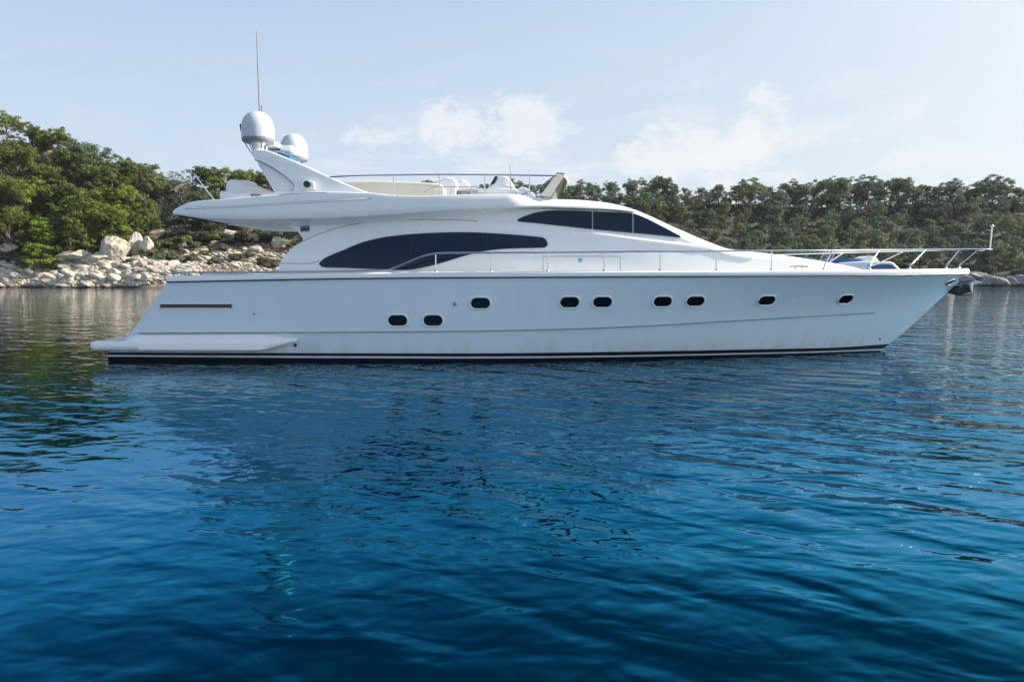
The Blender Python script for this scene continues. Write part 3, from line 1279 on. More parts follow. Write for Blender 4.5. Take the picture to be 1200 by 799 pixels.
# open-array radar between the domes with its blue cloth cover
g = MB()
p = at(326, 176, Y0 - .2)
g.box((p.x, Y0 - .2, p.z - .16), (.42, .5, .22))
g.box((p.x - .12, Y0 - .2, p.z + .06), (.55, 1.4, .13))
g.box((p.x + .32, Y0 - .2, p.z + .0), (.34, .6, .16))
rd = g.build('radar_scanner', M['white'], yacht, bevel=.03)
g = MB()
pb = at(331, 181.5, Y0 - .55)
g.prism([(pb.x - .12, pb.z - .04), (pb.x + .26, pb.z - .15), (pb.x + .27, pb.z - .05), (pb.x - .08, pb.z + .06)], Y0 - .7, Y0 + .1)
g.build('radar_cover', M['blue'], rd, bevel=.015)
# whips
g = MB()
g.tube([at(304.3, 133, Y0 - 1.2), at(303, 100, Y0 - 1.2), at(301.6, 64, Y0 - 1.2), at(300.6, 37.5, Y0 - 1.2)], .022, 6, r2=.010)
g.tube([at(304.3, 133, Y0 - 1.2), at(304.8, 176, Y0 - 1.2)], .022, 6)
g.build('whip_antenna', M['grey'], yacht)
g = MB()
g.tube([at(306.7, 140, Y0 - 1.35), at(306.7, 123.5, Y0 - 1.35)], .02, 6)
g.tube([at(306.7, 140, Y0 - 1.35), at(306.7, 176, Y0 - 1.35)], .016, 6)
g.build('stub_antenna', M['grey'], yacht)
g = MB()
g.tube([at(599, 224, Y0 - 1.6), at(597.6, 191, Y0 - 1.6)], .014, 6, r2=.006)
g.build('whip_antenna', M['grey'], yacht)
# camera on the arch
g = MB()
p = at(364, 217.5, AY)
g.box((p.x, AY - .04, p.z), (.26, .16, .2))
cb = g.build('deck_camera', M['white'], yacht, bevel=.03)
g = MB()
pc = at(363.2, 217, AY)
g.tube([Vector((pc.x - .03, AY - .11, pc.z)), Vector((pc.x - .03, AY - .2, pc.z))], .085, 14)
g.build('camera_lens', M['black'], cb)
# ensign staff leaning aft
g = MB()
g.tube([at(251.8, 235.5, Y0 - 1.9), at(228, 204.6, Y0 - 1.9)], .022, 8, r2=.014)
g.build('ensign_staff', M['white'], yacht)


# ------------------------------------------------------------------ flybridge furniture and rails
def softbox(mb, x0, y0, x1, y1, ya, yb, mi=0):
    """box traced in elevation, running from distance ya to yb"""
    a = at(x0, y0, ya)
    b = at(x1, y1, ya)
    mb.box(((a.x + b.x) / 2, (ya + yb) / 2, (a.z + b.z) / 2), (abs(b.x - a.x), yb - ya, abs(a.z - b.z)), mi)


g = MB()
g.prism(curve_poly([(396, 236), (392, 216), (398, 212.6), (430, 211.4), (470, 212.2), (500, 213.8), (516, 214.8), (522, 221), (520, 236)], Y0 - .9), Y0 - .9, Y0 + .5)
so = g.build('sun_pad', M['cream'], yacht, bevel=.07, segs=3, angle=50)
g = MB()
g.prism(curve_poly([(500, 236), (498, 222), (512, 213), (523, 207.6), (532, 208.4), (536, 214), (533, 236)], Y0 - .4), Y0 - .4, Y0 + .3)
g.prism(curve_poly([(536, 236), (536, 214), (541, 209), (549, 214), (553, 222), (553, 236)], Y0 + .5), Y0 + .5, Y0 + 1.2)
g.build('fly_seat', M['white'], yacht, bevel=.05, segs=3, angle=50)
g = MB()
softbox(g, 522, 220.6, 570, 223.4, Y0 - .3, Y0 + .8)
softbox(g, 540, 223.4, 548, 240, Y0 - .0, Y0 + .3)
g.build('fly_table', M['white'], yacht, bevel=.015)
g = MB()
g.tube([at(497, 226, Y0 - 1.2), at(508, 219.6, Y0 - 1.2), at(560, 219.2, Y0 - 1.2)], .02, 6)
for x in (508, 528, 552):
    g.tube([at(x, 219.4, Y0 - 1.2), at(x, 234, Y0 - 1.2)], .016, 6)
g.build('ladder_rail', M['steel'], yacht)
g = MB()
g.prism(curve_poly([(571, 222), (572, 218.6), (580, 215), (585, 206.4), (593, 206), (598, 210), (604, 221), (604, 222)], Y0 - .5), Y0 - .5, Y0 + .5)
hs = g.build('helm_seat', M['white'], yacht, bevel=.04, segs=2, angle=50)
g = MB()
g.prism(curve_poly([(574, 217), (580, 206.5), (583.5, 206.2), (579, 215)], Y0 + .55), Y0 + .55, Y0 + 1.1)
g.build('seat_back', M['rubber'], hs, bevel=.02)
g = MB()
softbox(g, 560, 221.2, 606, 225.2, Y0 - .9, Y0 + .9)
softbox(g, 566, 225.2, 604, 242, Y0 - .75, Y0 + .75)
g.prism(curve_poly([(604, 242), (605, 222), (609, 219.4), (614, 219.2), (620, 222), (627, 228), (628, 242)], Y0 - .7), Y0 - .7, Y0 + .7)
g.build('helm_console', M['white'], yacht, bevel=.03, segs=2, angle=50)

# raked flybridge windscreen: side frames, cross bars, smoked pane
wf = MB()
for side in (0, 1):
    fl = mirror if side else (lambda v: v)
    rows = []
    for k in range(9):
        u = k / 8
        Y = Y0 - 1.95 + .25 * u
        a = at(lerp(633, 652.5, u), lerp(229.4, 203.6, u), Y)
        b = at(lerp(645, 662.5, u), lerp(230.2, 204.4, u), Y)
        rows.append([fl(v) for v in (a, a + Vector((0, .1, 0)), b + Vector((0, .1, 0)), b)])
    wf.grid(rows, close_v=True)
    wf.fan(rows[0])
    wf.fan(rows[-1])
    if side == 0:
        wfo = wf.build('fly_windscreen', M['cream'], yacht)
    else:
        wf.build('windscreen_post', M['cream'], wfo)
    wf = MB()
    wf.tube([fl(at(610, 229, Y0 - 1.9)), fl(at(630, 221.5, Y0 - 1.85)), fl(at(649, 207, Y0 - 1.75))], .022, 6)
    wf.build('windscreen_strut', M['steel'], wfo)
    wf = MB()
g = MB()
lo, hi = at(646, 230, Y0 - 1.85), at(660.5, 206.5, Y0 - 1.6)
rows = []
for j in range(17):
    v = lerp(-1, 1, j / 16)
    bow = .22 * (1 - v * v)
    rows.append([Vector((lo.x + bow, Y0 + 1.85 * v, lo.z - .05)), Vector((hi.x + bow, Y0 + 1.62 * v, hi.z))])
g.grid(rows)
g.build('windscreen_pane', M['smoke'], wfo)
g = MB()
pp = [Vector((hi.x + .22 * (1 - v * v), Y0 + 1.62 * v, hi.z)) for v in np.linspace(-1, 1, 17)]
g.tube(pp, .03, 8)
g.build('windscreen_rim', M['cream'], wfo)
g = MB()
a, b, c, d = at(649, 207.5, Y0 - 1.55), at(652.5, 202.4, Y0 - 1.55), at(661.5, 203, Y0 - 1.55), at(658, 208.4, Y0 - 1.55)
g.prism([(v.x, v.z) for v in (a, b, c, d)], Y0 - 1.55, Y0 - 1.3)
g.build('visor_cap', M['smoke'], wfo, bevel=.01)


def fly_b(X):
    return fwid(X) - .17


def rail_pt(px, py, bfun, tries=6):
    b = bfun(0)
    p = at(px, py, Y0 - b)
    for _ in range(tries):
        p = at(px, py, Y0 - bfun(p.x))
    return p


g, top_rail = MB(), []
pts = [(386.5, 207.8), (392, 207.2), (460, 205.4), (514.5, 204.8), (568, 205), (620.5, 205.6), (652, 206.2)]
fy = pchip(*zip(*pts))
path = [rail_pt(x, fy(x), fly_b) for x in np.linspace(386.5, 652, 40)]
fr_o = None
for fl in (mirror, lambda v: v):
    g = MB()
    g.tube([fl(p) for p in path], .02, 8)
    fr_o = g.build('fly_rail', M['steel'], yacht)
for px in (460.8, 514.7, 568, 620.5):
    for fl in (lambda v: v, mirror):
        g = MB()
        p = rail_pt(px, fy(px), fly_b)
        g.tube([fl(Vector((p.x, p.y, fzt(p.x) - .05))), fl(p)], .018, 8)
        g.lathe(fl(Vector((p.x, p.y, fzt(p.x) - .01))), [(.04, 0), (.04, .02), (.02, .03)], 12)
        g.build('fly_stanchion', M['chrome'], fr_o, angle=50)


def gun_b(X):
    return max(sheer_b(X) - .10, 0.0)


def gun_z(X):
    s = (X - _tx[-1]) / (_xs[-1] - _tx[-1])
    return z_sheer(min(max(s, 0), 1)) + .14


# side rail: rises from the aft deck and runs to the pulpit beyond the stem
XT_P = at(1160, 292, Y0).x


def pulpit_b(X):
    k = sstep(at(930, 293, Y0 - 2).x, XT_P, X)
    return lerp(gun_b(X), .45, k) if X < XT_P - .25 else .45 * max(0.0, 1 - ((X - XT_P + .25) / .25)) ** .5


rpts = [(456, 316.2), (466, 312.5), (498, 299.6), (508, 297.4), (520, 296.6), (575, 296.2), (642, 295.8), (708, 295.3), (774, 294.8), (840, 294.4), (905, 293.9), (1000, 293.3), (1085, 292.7), (1147, 292.2)]
fr = pchip(*zip(*rpts))
path = [rail_pt(x, fr(x), pulpit_b) for x in list(np.linspace(456, 520, 16)) + list(np.linspace(530, 1147, 60))]
pe = path[-1]
tip = [Vector((lerp(pe.x, XT_P, math.sin(a)), Y0 - (Y0 - pe.y) * math.cos(a), pe.z)) for a in np.linspace(.15, math.pi / 2, 8)]
g = MB()
near = path + tip
g.tube(near + [mirror(p) for p in near[::-1]][1:], .024, 8)
rail = g.build('deck_rail', M['chrome'], yacht)
for px, pb in [(510.5, 510.5), (575.6, 575.6), (642, 642), (708.4, 708.4), (774, 774), (840, 840), (904.6, 904.6), (976, 965), (1030, 1018.7), (1085, 1065.5), (1147, 1123.6)]:
    for fl in (lambda v: v, mirror):
        g = MB()
        p = rail_pt(px, fr(px), pulpit_b)
        b = rail_pt(pb, 317.5, gun_b)
        b.z = gun_z(b.x) - .01
        if px == pb:
            b = Vector((p.x, p.y, b.z))
            g.tube([fl(b), fl(p)], .019, 8)
        else:
            q = b + Vector((.02, 0, .12))
            q2 = lerp(b, p, .3) + Vector((-.03, 0, .03))
            g.tube([fl(v) for v in (b, q, q2, p)], .021, 8)
        g.lathe(fl(b), [(.05, 0), (.05, .025), (.03, .05), (.022, .06)], 12)
        g.build('stanchion', M['chrome'], rail, angle=50)
g = MB()
p = at(1162, 292.4, Y0)
g.tube([Vector((XT_P, Y0, p.z - .02)), Vector((XT_P + .02, Y0, at(1162, 265, Y0).z))], .026, 8)
g.lathe((XT_P + .02, Y0, at(1162, 265, Y0).z), [(.04, -.03), (.045, 0), (.03, .03), (0, .04)], 12)
g.build('jack_staff', M['chrome'], yacht, angle=50)
# low cockpit rail along the quarter
g = MB()
pts = [(201, 323.0), (205, 320.0), (212, 319.2), (260, 319), (350, 318.6), (420, 317.4), (456, 316.4)]
fc = pchip(*zip(*pts))
path = [rail_pt(x, fc(x) , gun_b) for x in np.linspace(203, 456, 30)]
for fl in (lambda v: v, mirror):
    g.tube([fl(p) for p in path], .022, 8)
    for i in (1, 7, 13, 19, 24):
        p = path[i]
        g.tube([fl(p), fl(Vector((p.x, p.y, gun_z(p.x) - .02)))], .016, 6)
g.build('cockpit_rail', M['steel'], yacht)
# cleats on the gunwale
for px in (936,):
    for fl in (lambda v: v, mirror):
        g = MB()
        p = rail_pt(px, 314, gun_b)
        z = gun_z(p.x)
        L = .19
        g.tube([fl(Vector((p.x + L * k, p.y, z + .10 - .01 * abs(k)))) for k in (-1.3, -1, 0, 1, 1.3)], .02, 8)
        for k in (-.45, .45):
            g.tube([fl(Vector((p.x + L * k, p.y, z - .01))), fl(Vector((p.x + L * k, p.y, z + .1)))], .018, 8)
        g.build('cleat', M['chrome'], yacht)
# cockpit seat back seen over the quarter
g = MB()
softbox(g, 236, 319.6, 268, 330, Y0 - .2, Y0 + 1.6)
g.build('cockpit_seat', M['white'], yacht, bevel=.05, segs=3)
# bow roller bracket
g = MB()
st = at(1131, 322, Y0)
g.prism([(p.x, p.z) for p in (at(1118, 326, Y0), at(1131, 323.5, Y0), at(1139.5, 325.5, Y0), at(1139.5, 328, Y0), at(1136, 328.6, Y0), at(1122, 329, Y0))], Y0 - .13, Y0 + .13)
g.tube([Vector((at(1137, 328.5, Y0).x, Y0 - .14, at(1137, 328.5, Y0).z)), Vector((at(1137, 328.5, Y0).x, Y0 + .14, at(1137, 328.5, Y0).z))], .05, 12)
g.build('bow_roller', M['grey'], yacht, bevel=.0)

# anchor hanging from the bow roller
anchor = empty('anchor', (at(1128, 340, Y0).x, Y0, at(1128, 346, Y0).z), 'dark plough anchor hanging from the bow roller at the yacht stem', 'anchor')
g = MB()
g.prism([(p.x, p.z) for p in (at(1137, 326.5, Y0), at(1140, 328, Y0), at(1139, 343, Y0), at(1137.5, 346, Y0), at(1135.5, 345, Y0), at(1136, 332, Y0))], Y0 - .045, Y0 + .045)
g.build('shank', M['steel'], anchor, bevel=.01)
for sgn in (-1, 1):
    g = MB()
    k = [at(1138.5, 346, Y0), at(1133, 336, Y0), at(1121, 334.5, Y0), at(1113, 343.5, Y0), at(1122, 346, Y0)]
    ys = [0, .06, .26, .12, .05]
    a = [Vector((p.x, Y0 + sgn * y, p.z)) for p, y in zip(k, ys)]
    b = [p + Vector((0, sgn * .05, .02)) for p in a]
    g.grid([a, b], close_v=True)
    g.fan(a)
    g.fan(b)
    g.build('fluke', M['black'], anchor)
g = MB()
g.prism([(p.x, p.z) for p in (at(1122, 344.5, Y0), at(1131, 342.5, Y0), at(1134, 344.5, Y0), at(1128, 346.6, Y0))], Y0 - .3, Y0 - .2)
g.build('tip_plate', M['red'], anchor, bevel=.01)

# ------------------------------------------------------------------ tender under its cover on the aft flybridge deck
tender = empty('tender_boat', (at(296, 232, Y0 - 1).x, Y0 - .6, at(296, 232, Y0 - 1).z), 'small white tender under a pale cover on the aft flybridge deck', 'tender')
prof_top = pchip([267.2, 269.5, 272.5, 276, 287, 291.5, 300, 311, 321, 325], [226, 216, 212.6, 211.2, 212.0, 214.4, 217.6, 221.6, 225.6, 229.5])


def build_tender():
    g = MB()
    rows = []
    for i in range(26):
        px = lerp(267.2, 325, i / 25)
        w = .98 * (1 - .55 * (i / 25) ** 2.2) * (1 - .25 * (1 - min(i / 3, 1)) ** 2)
        zt = at(px, prof_top(px), Y0 - 1.2).z
        zb = at(px, 236, Y0 - 1.2).z
        X = at(px, 230, Y0 - 1.2).x
        row = []
        for j in range(13):
            a = math.pi * j / 12
            c, s = math.cos(a), math.sin(a)
            row.append(Vector((X, Y0 - .6 - w * math.copysign(abs(c) ** .20, c), zb + (zt - zb) * abs(s) ** .24)))
        rows.append(row)
    g.grid(rows)
    g.fan(rows[0])
    g.fan(rows[-1])
    g.build('boat_cover', M['cover'], tender, angle=50)
    g = MB()
    for sgn in (-1, 1):
        path = []
        for i in range(18):
            px = lerp(266, 328, i / 17)
            w = .95 * (1 - .75 * (i / 17) ** 2.4)
            p = at(px, 231, Y0 - 1.2)
            path.append(Vector((p.x, Y0 - .6 + sgn * w, p.z + .05 * (i / 17) ** 2)))
        g.tube(path, .12, 12)
    g.build('hull_tube', M['white'], tender)
    g = MB()
    p = at(280, 211.6, Y0 - 1.2)
    g.box((p.x - .02, Y0 - .6, p.z + .0), (.34, .7, .10))
    g.build('console_top', M['white'], tender, bevel=.03)
    g = MB()
    p = at(289, 229.4, Y0 - 1.55)
    g.box((p.x + .12, Y0 - 1.5, p.z), (.5, .04, .10))
    g.build('cover_strap', M['teak'], tender, bevel=.01)


build_tender()


# ------------------------------------------------------------------ second boat moored behind the bow
def build_cruiser():
    Y = 62.0
    LIFT = -2.0
    root = empty('motor_cruiser', (at(1000, 354, Y).x, Y, 0), 'smaller blue and white motor cruiser lying behind the yacht bow rail', 'motor boat')

    def poly(pts, y=Y):
        return [(p.x, p.z) for p in (at(x, yy + LIFT, y) for x, yy in pts)]
    x0, x1 = at(915, 354, Y).x, at(1098, 354, Y).x
    g = MB()
    rows = []
    for i in range(31):
        u = i / 30
        X = lerp(x0, x1, u)
        w = 1.9 * (1 - max((u - .45) / .55, 0) ** 2.2) * (1 - .06 * (1 - u)) + .02
        zs = 1.35 + .35 * u * u
        rake = max(u - .8, 0) * 3
        row = [(X - rake, -w * .8, -.3), (X - rake * .6, -w * .88, .15), (X, -w, zs * .6), (X + .0, -w, zs), (X, -w + .1, zs + .06), (X, 0, zs + .1)]
        rows.append([Vector((a, Y + b, c)) for a, b, c in row] + [Vector((a, Y - b, c)) for a, b, c in row[::-1]][1:])
    g.grid(rows)
    g.fan(rows[0])
    g.fan(rows[-1])
    g.build('hull', M['navy'], root, angle=40)
    g = MB()
    g.prism(poly([(962, 334), (960, 322), (975, 310), (1004, 308.5), (1034, 309.0), (1038, 310.5), (1050, 322), (1060, 334)]), Y - 1.35, Y + 1.35)
    ca = g.build('cabin', M['gel'], root, bevel=.12, segs=3, angle=45)
    for Yy in (Y - 1.362, Y + 1.362):
        g = MB()
        g.prism(poly([(1006, 320), (1008, 312.6), (1032, 311.8), (1036, 313), (1044.5, 321)], Y), Yy - .012, Yy + .012)
        g.build('cabin_window', M['boatglass'], ca)
    g = MB()
    a, b = at(1037.6, 309, Y), at(1050.2, 320.6, Y)
    g.add([(a.x + .03, Y - 1.15, a.z), (a.x + .03, Y + 1.15, a.z), (b.x + .03, Y + 1.2, b.z), (b.x + .03, Y - 1.2, b.z)], [(0, 1, 2, 3)])
    g.build('windscreen', M['boatglass'], ca)
    g = MB()
    g.prism(poly([(968, 311), (964, 308), (972, 304.8), (1000, 305.4), (1004, 308), (1003, 311)]), Y - 1.2, Y + 1.2)
    g.build('canvas_hood', M['blue'] if False else paint('blue_canvas', (.05, .13, .30), .8), root, bevel=.08, segs=2)
    g = MB()
    g.prism(poly([(1003, 309), (1006, 304.4), (1012, 302.4), (1019, 302.6), (1023, 306), (1025, 309.4)]), Y - .9, Y + .9)
    g.build('fly_coaming', M['white'], root, bevel=.1, segs=2)
    g = MB()
    for yy in (-1.15, 1.15):
        g.tube([at(964, 310, Y) + Vector((0, yy, 0)), at(972, 296.6, Y) + Vector((0, yy * .9, 0)), at(977, 295.6, Y) + Vector((0, yy * .9, 0)), at(999, 295.8, Y) + Vector((0, yy * .9, 0))], .05, 8)
    for k in (977, 988, 999):
        g.tube([at(k, 294.7, Y) + Vector((0, -1.03, 0)), at(k, 294.7, Y) + Vector((0, 1.03, 0))], .05, 8)
    g.tube([at(986, 294.7, Y), at(986, 291, Y)], .04, 6)
    g.build('radar_arch', M['white'], root)
    g = MB()
    g.prism(poly([(925, 330), (927, 306), (934, 303.4), (946, 304.6), (955, 309), (957, 330)]), Y - 1.2, Y + 1.2)
    g.build('aft_screen', M['boatglass'], root, bevel=.1, segs=2)
    g = MB()
    g.tube([at(1070, 330, Y), at(1074, 318, Y), at(1095, 317.8, Y), at(1098, 326, Y)], .03, 6)
    g.build('bow_rail', M['chrome'], root)


build_cruiser()


# ------------------------------------------------------------------ the hills
def fbm(x, y, s, o=4):
    return mnoise.fractal(Vector((x / s, y / s, 3.7)), 1.0, 2.0, o)


_ry = pchip([-400, -200, -140, -112, -92, -76, -62, -45, -20, 10, 60, 120, 200, 400], [38, 40, 39, 34, 28, 21, 17.5, 16.8, 20.5, 24.5, 25.5, 25, 25.5, 24])


def y_shore(X):
    left = 137 + 2.2 * math.sin(X * .11) + 1.3 * math.sin(X * .31 + 1)
    right = 156 + 2.5 * math.sin(X * .07 + .6) + 1.2 * math.sin(X * .23)
    return lerp(left, right, sstep(-55, 20, X))


def terrain(X, Y):
    t = Y - y_shore(X)
    if t < 0:
        return max(t * .28, -4.0) - .12
    rg = _ry(X)
    left = 1 - sstep(-60, -20, X)
    bank = lerp(2.6, 4.4, left)
    wid = lerp(9, 8.5, left)
    h = bank * (1 - (1 - min(t / wid, 1)) ** 1.6)
    u = min(max((t - wid * .8) / lerp(62, 50, left), 0), 1)
    h += (rg - bank) * (0.55 * u + .45 * u * u * (3 - 2 * u))
    a = min(t / 12, 1)
    h += a * (1.3 * fbm(X, Y, 14) + .55 * fbm(X + 50, Y, 4.5))
    if t > 78:
        h -= (t - 78) * .12
    return h


def build_hill():
    m, t, b = material('hill_ground')
    pos = t.n('ShaderNodeNewGeometry').outputs['Position']
    n1 = t.noise(pos, .16, 5.0, .6)
    n2 = t.noise(pos, .9, 6.0, .65)
    n3 = t.noise(pos, 3.0, 4.0, .6)
    soil = t.mix(n2.outputs[0], (.13, .085, .05, 1), (.34, .27, .18, 1))
    rock = t.mix(n3.outputs[0], (.30, .27, .22, 1), (.52, .48, .41, 1))
    scrub = t.mix(n3.outputs[0], (.028, .034, .016, 1), (.085, .09, .045, 1))
    fr = t.maprange(n2.outputs[0], .52, .60, 0, 1)
    c = t.mix(fr, soil, rock)
    fs = t.maprange(n1.outputs[0], .40, .52, 0, 1)
    sep = t.n('ShaderNodeSeparateXYZ', ins={0: pos})
    hi = t.maprange(sep.outputs[2], 2.5, 6.0, 0, 1)
    wood = t.maprange(sep.outputs[0], -60, -20, 0, .9)
    c = t.mix(t.math('MULTIPLY', fs, hi), c, scrub)
    c = t.mix(t.math('MULTIPLY', wood, t.maprange(sep.outputs[2], .5, 1.6, 0, 1)), c, scrub)
    wet = t.maprange(sep.outputs[2], .05, .5, 1, 0)
    c = t.mix(t.math('MULTIPLY', wet, .75), c, (.05, .045, .035, 1))
    t.set(b, 'Base Color', c)
    t.set(b, 'Roughness', .95)
    bp = t.n('ShaderNodeBump', ins={'Height': n3.outputs[0], 'Strength': 1.0, 'Distance': .5})
    t.set(b, 'Normal', bp.outputs[0])
    xs = np.concatenate([np.arange(-420, -160, 8), np.arange(-160, -40, 1.3), np.arange(-40, 165, 2.4), np.arange(165, 430, 9)])
    ys = np.concatenate([np.arange(118, 134, 4), np.arange(134, 176, 1.0), np.arange(176, 240, 2.6), np.arange(240, 400, 12)])
    mb = MB()
    mb.grid([[(x, y, terrain(x, y)) for y in ys] for x in xs])
    o = mb.build('hillside', m, angle=180)
    tag(o, 'rocky tan hillside falling to the shore of the bay', kind='structure')


build_hill()

# ------------------------------------------------------------------ foliage
def leaf_material(name, dark, light, trans=.20, mixed=.55):
    m, t, b = material(name)
    at_ = t.n('ShaderNodeAttribute', attribute_name='tint')
    oi = t.n('ShaderNodeObjectInfo')
    f = t.math('ADD', t.math('MULTIPLY', at_.outputs['Fac'], .65), t.math('MULTIPLY', oi.outputs['Random'], .5))
    c = t.mix(f, (*dark, 1), (*light, 1))
    hue = t.math('FRACT', t.math('MULTIPLY', oi.outputs['Random'], 7.31))
    c = t.mix(t.maprange(hue, .45, 1.0, 0.0, mixed), c, (light[0] * .5, light[1] * .6, light[1] * .48, 1))
    t.set(b, 'Base Color', c)
    t.set(b, 'Roughness', .6)
    t.set(b, 'Specular IOR Level', .25)
    tr_ = t.n('ShaderNodeBsdfTranslucent', ins={'Color': c})
    mx = t.n('ShaderNodeMixShader', ins={0: trans})
    t.t.links.new(b.outputs[0], mx.inputs[1])
    t.t.links.new(tr_.outputs[0], mx.inputs[2])
    out = [n for n in t.t.nodes if n.type == 'OUTPUT_MATERIAL'][0]
    t.t.links.new(mx.outputs[0], out.inputs[0])
    return m


M['pine'] = leaf_material('pine_needles', (.030, .046, .010), (.170, .208, .028))
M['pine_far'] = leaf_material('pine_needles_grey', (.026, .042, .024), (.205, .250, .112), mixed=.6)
M['young'] = leaf_material('young_pine_needles', (.060, .10, .010), (.20, .27, .02), mixed=0.0)
M['greyleaf'] = leaf_material('grey_olive_leaves', (.045, .050, .035), (.14, .14, .10))
M['scrub'] = leaf_material('scrub_leaves', (.036, .042, .022), (.13, .135, .062))
M['under'] = leaf_material('shaded_undergrowth_leaves', (.012, .018, .011), (.040, .050, .026))  # leaf colour darkened to paint the shade between the crowns
M['scrubgreen'] = leaf_material('green_scrub_leaves', (.045, .065, .014), (.14, .165, .03))
M['bark'] = paint('pine_bark', (.13, .095, .07), .9, var=.2, scale=2.0)
M['bark_grey'] = paint('grey_bark', (.22, .20, .18), .9, var=.2, scale=2.0)


def leaves_mesh(name, puffs, mat, rng, per, size, aspect=1.7, up=.25):
    """puffs: (x, y, z, radius, flatten, tint); each becomes many leaf-sized faces spread through its volume"""
    C, RR, FL, TT = [], [], [], []
    for (x, y, z, r, fl, ti) in puffs:
        k = max(8, int(per * (r / .1) ** 2))
        C += [(x, y, z)] * k
        RR += [r] * k
        FL += [fl] * k
        TT += [ti] * k
    C, RR, FL, TT = np.array(C), np.array(RR), np.array(FL), np.array(TT)
    n = len(C)
    d = rng.normal(size=(n, 3))
    d /= np.linalg.norm(d, axis=1)[:, None]
    d[:, 2] = np.where(d[:, 2] < -.35, -d[:, 2] * .6, d[:, 2])
    rad = RR * (rng.uniform(.35, 1.0, n) ** .55) * (1 + .18 * rng.normal(size=n) * .6)
    P = C + d * rad[:, None] * np.stack([np.ones(n), np.ones(n), FL], 1)
    nr = d + rng.normal(size=(n, 3)) * .42
    nr[:, 2] += up
    nr /= np.linalg.norm(nr, axis=1)[:, None]
    a = np.cross(nr, rng.normal(size=(n, 3)))
    a /= np.linalg.norm(a, axis=1)[:, None] + 1e-9
    b = np.cross(nr, a)
    s = size * rng.uniform(.6, 1.35, n)
    A, B = a * (s * aspect)[:, None] * .5, b * s[:, None] * .5
    V = np.stack([P - A, P + B * .8 - A * .1, P + A, P - B * .8 + A * .1], 1).reshape(-1, 3)
    me = bpy.data.meshes.new(name)
    me.vertices.add(n * 4)
    me.vertices.foreach_set('co', V.astype(np.float32).ravel())
    me.loops.add(n * 4)
    me.loops.foreach_set('vertex_index', np.arange(n * 4, dtype=np.int32))
    me.polygons.add(n)
    me.polygons.foreach_set('loop_start', np.arange(0, n * 4, 4, dtype=np.int32))
    me.update(calc_edges=True)
    me.materials.append(mat)
    at_ = me.attributes.new('tint', 'FLOAT', 'POINT')
    tint = np.clip(TT + rng.uniform(-.22, .22, n), 0, 1)
    at_.data.foreach_set('value', np.repeat(tint, 4).astype(np.float32))
    return me


def tube_mesh(name, paths, mat):
    g = MB()
    for path, r0, r1 in paths:
        g.tube(path, r0, 6, r2=r1)
    o = g.build(name, mat)
    me = o.data
    bpy.data.objects.remove(o)
    return me


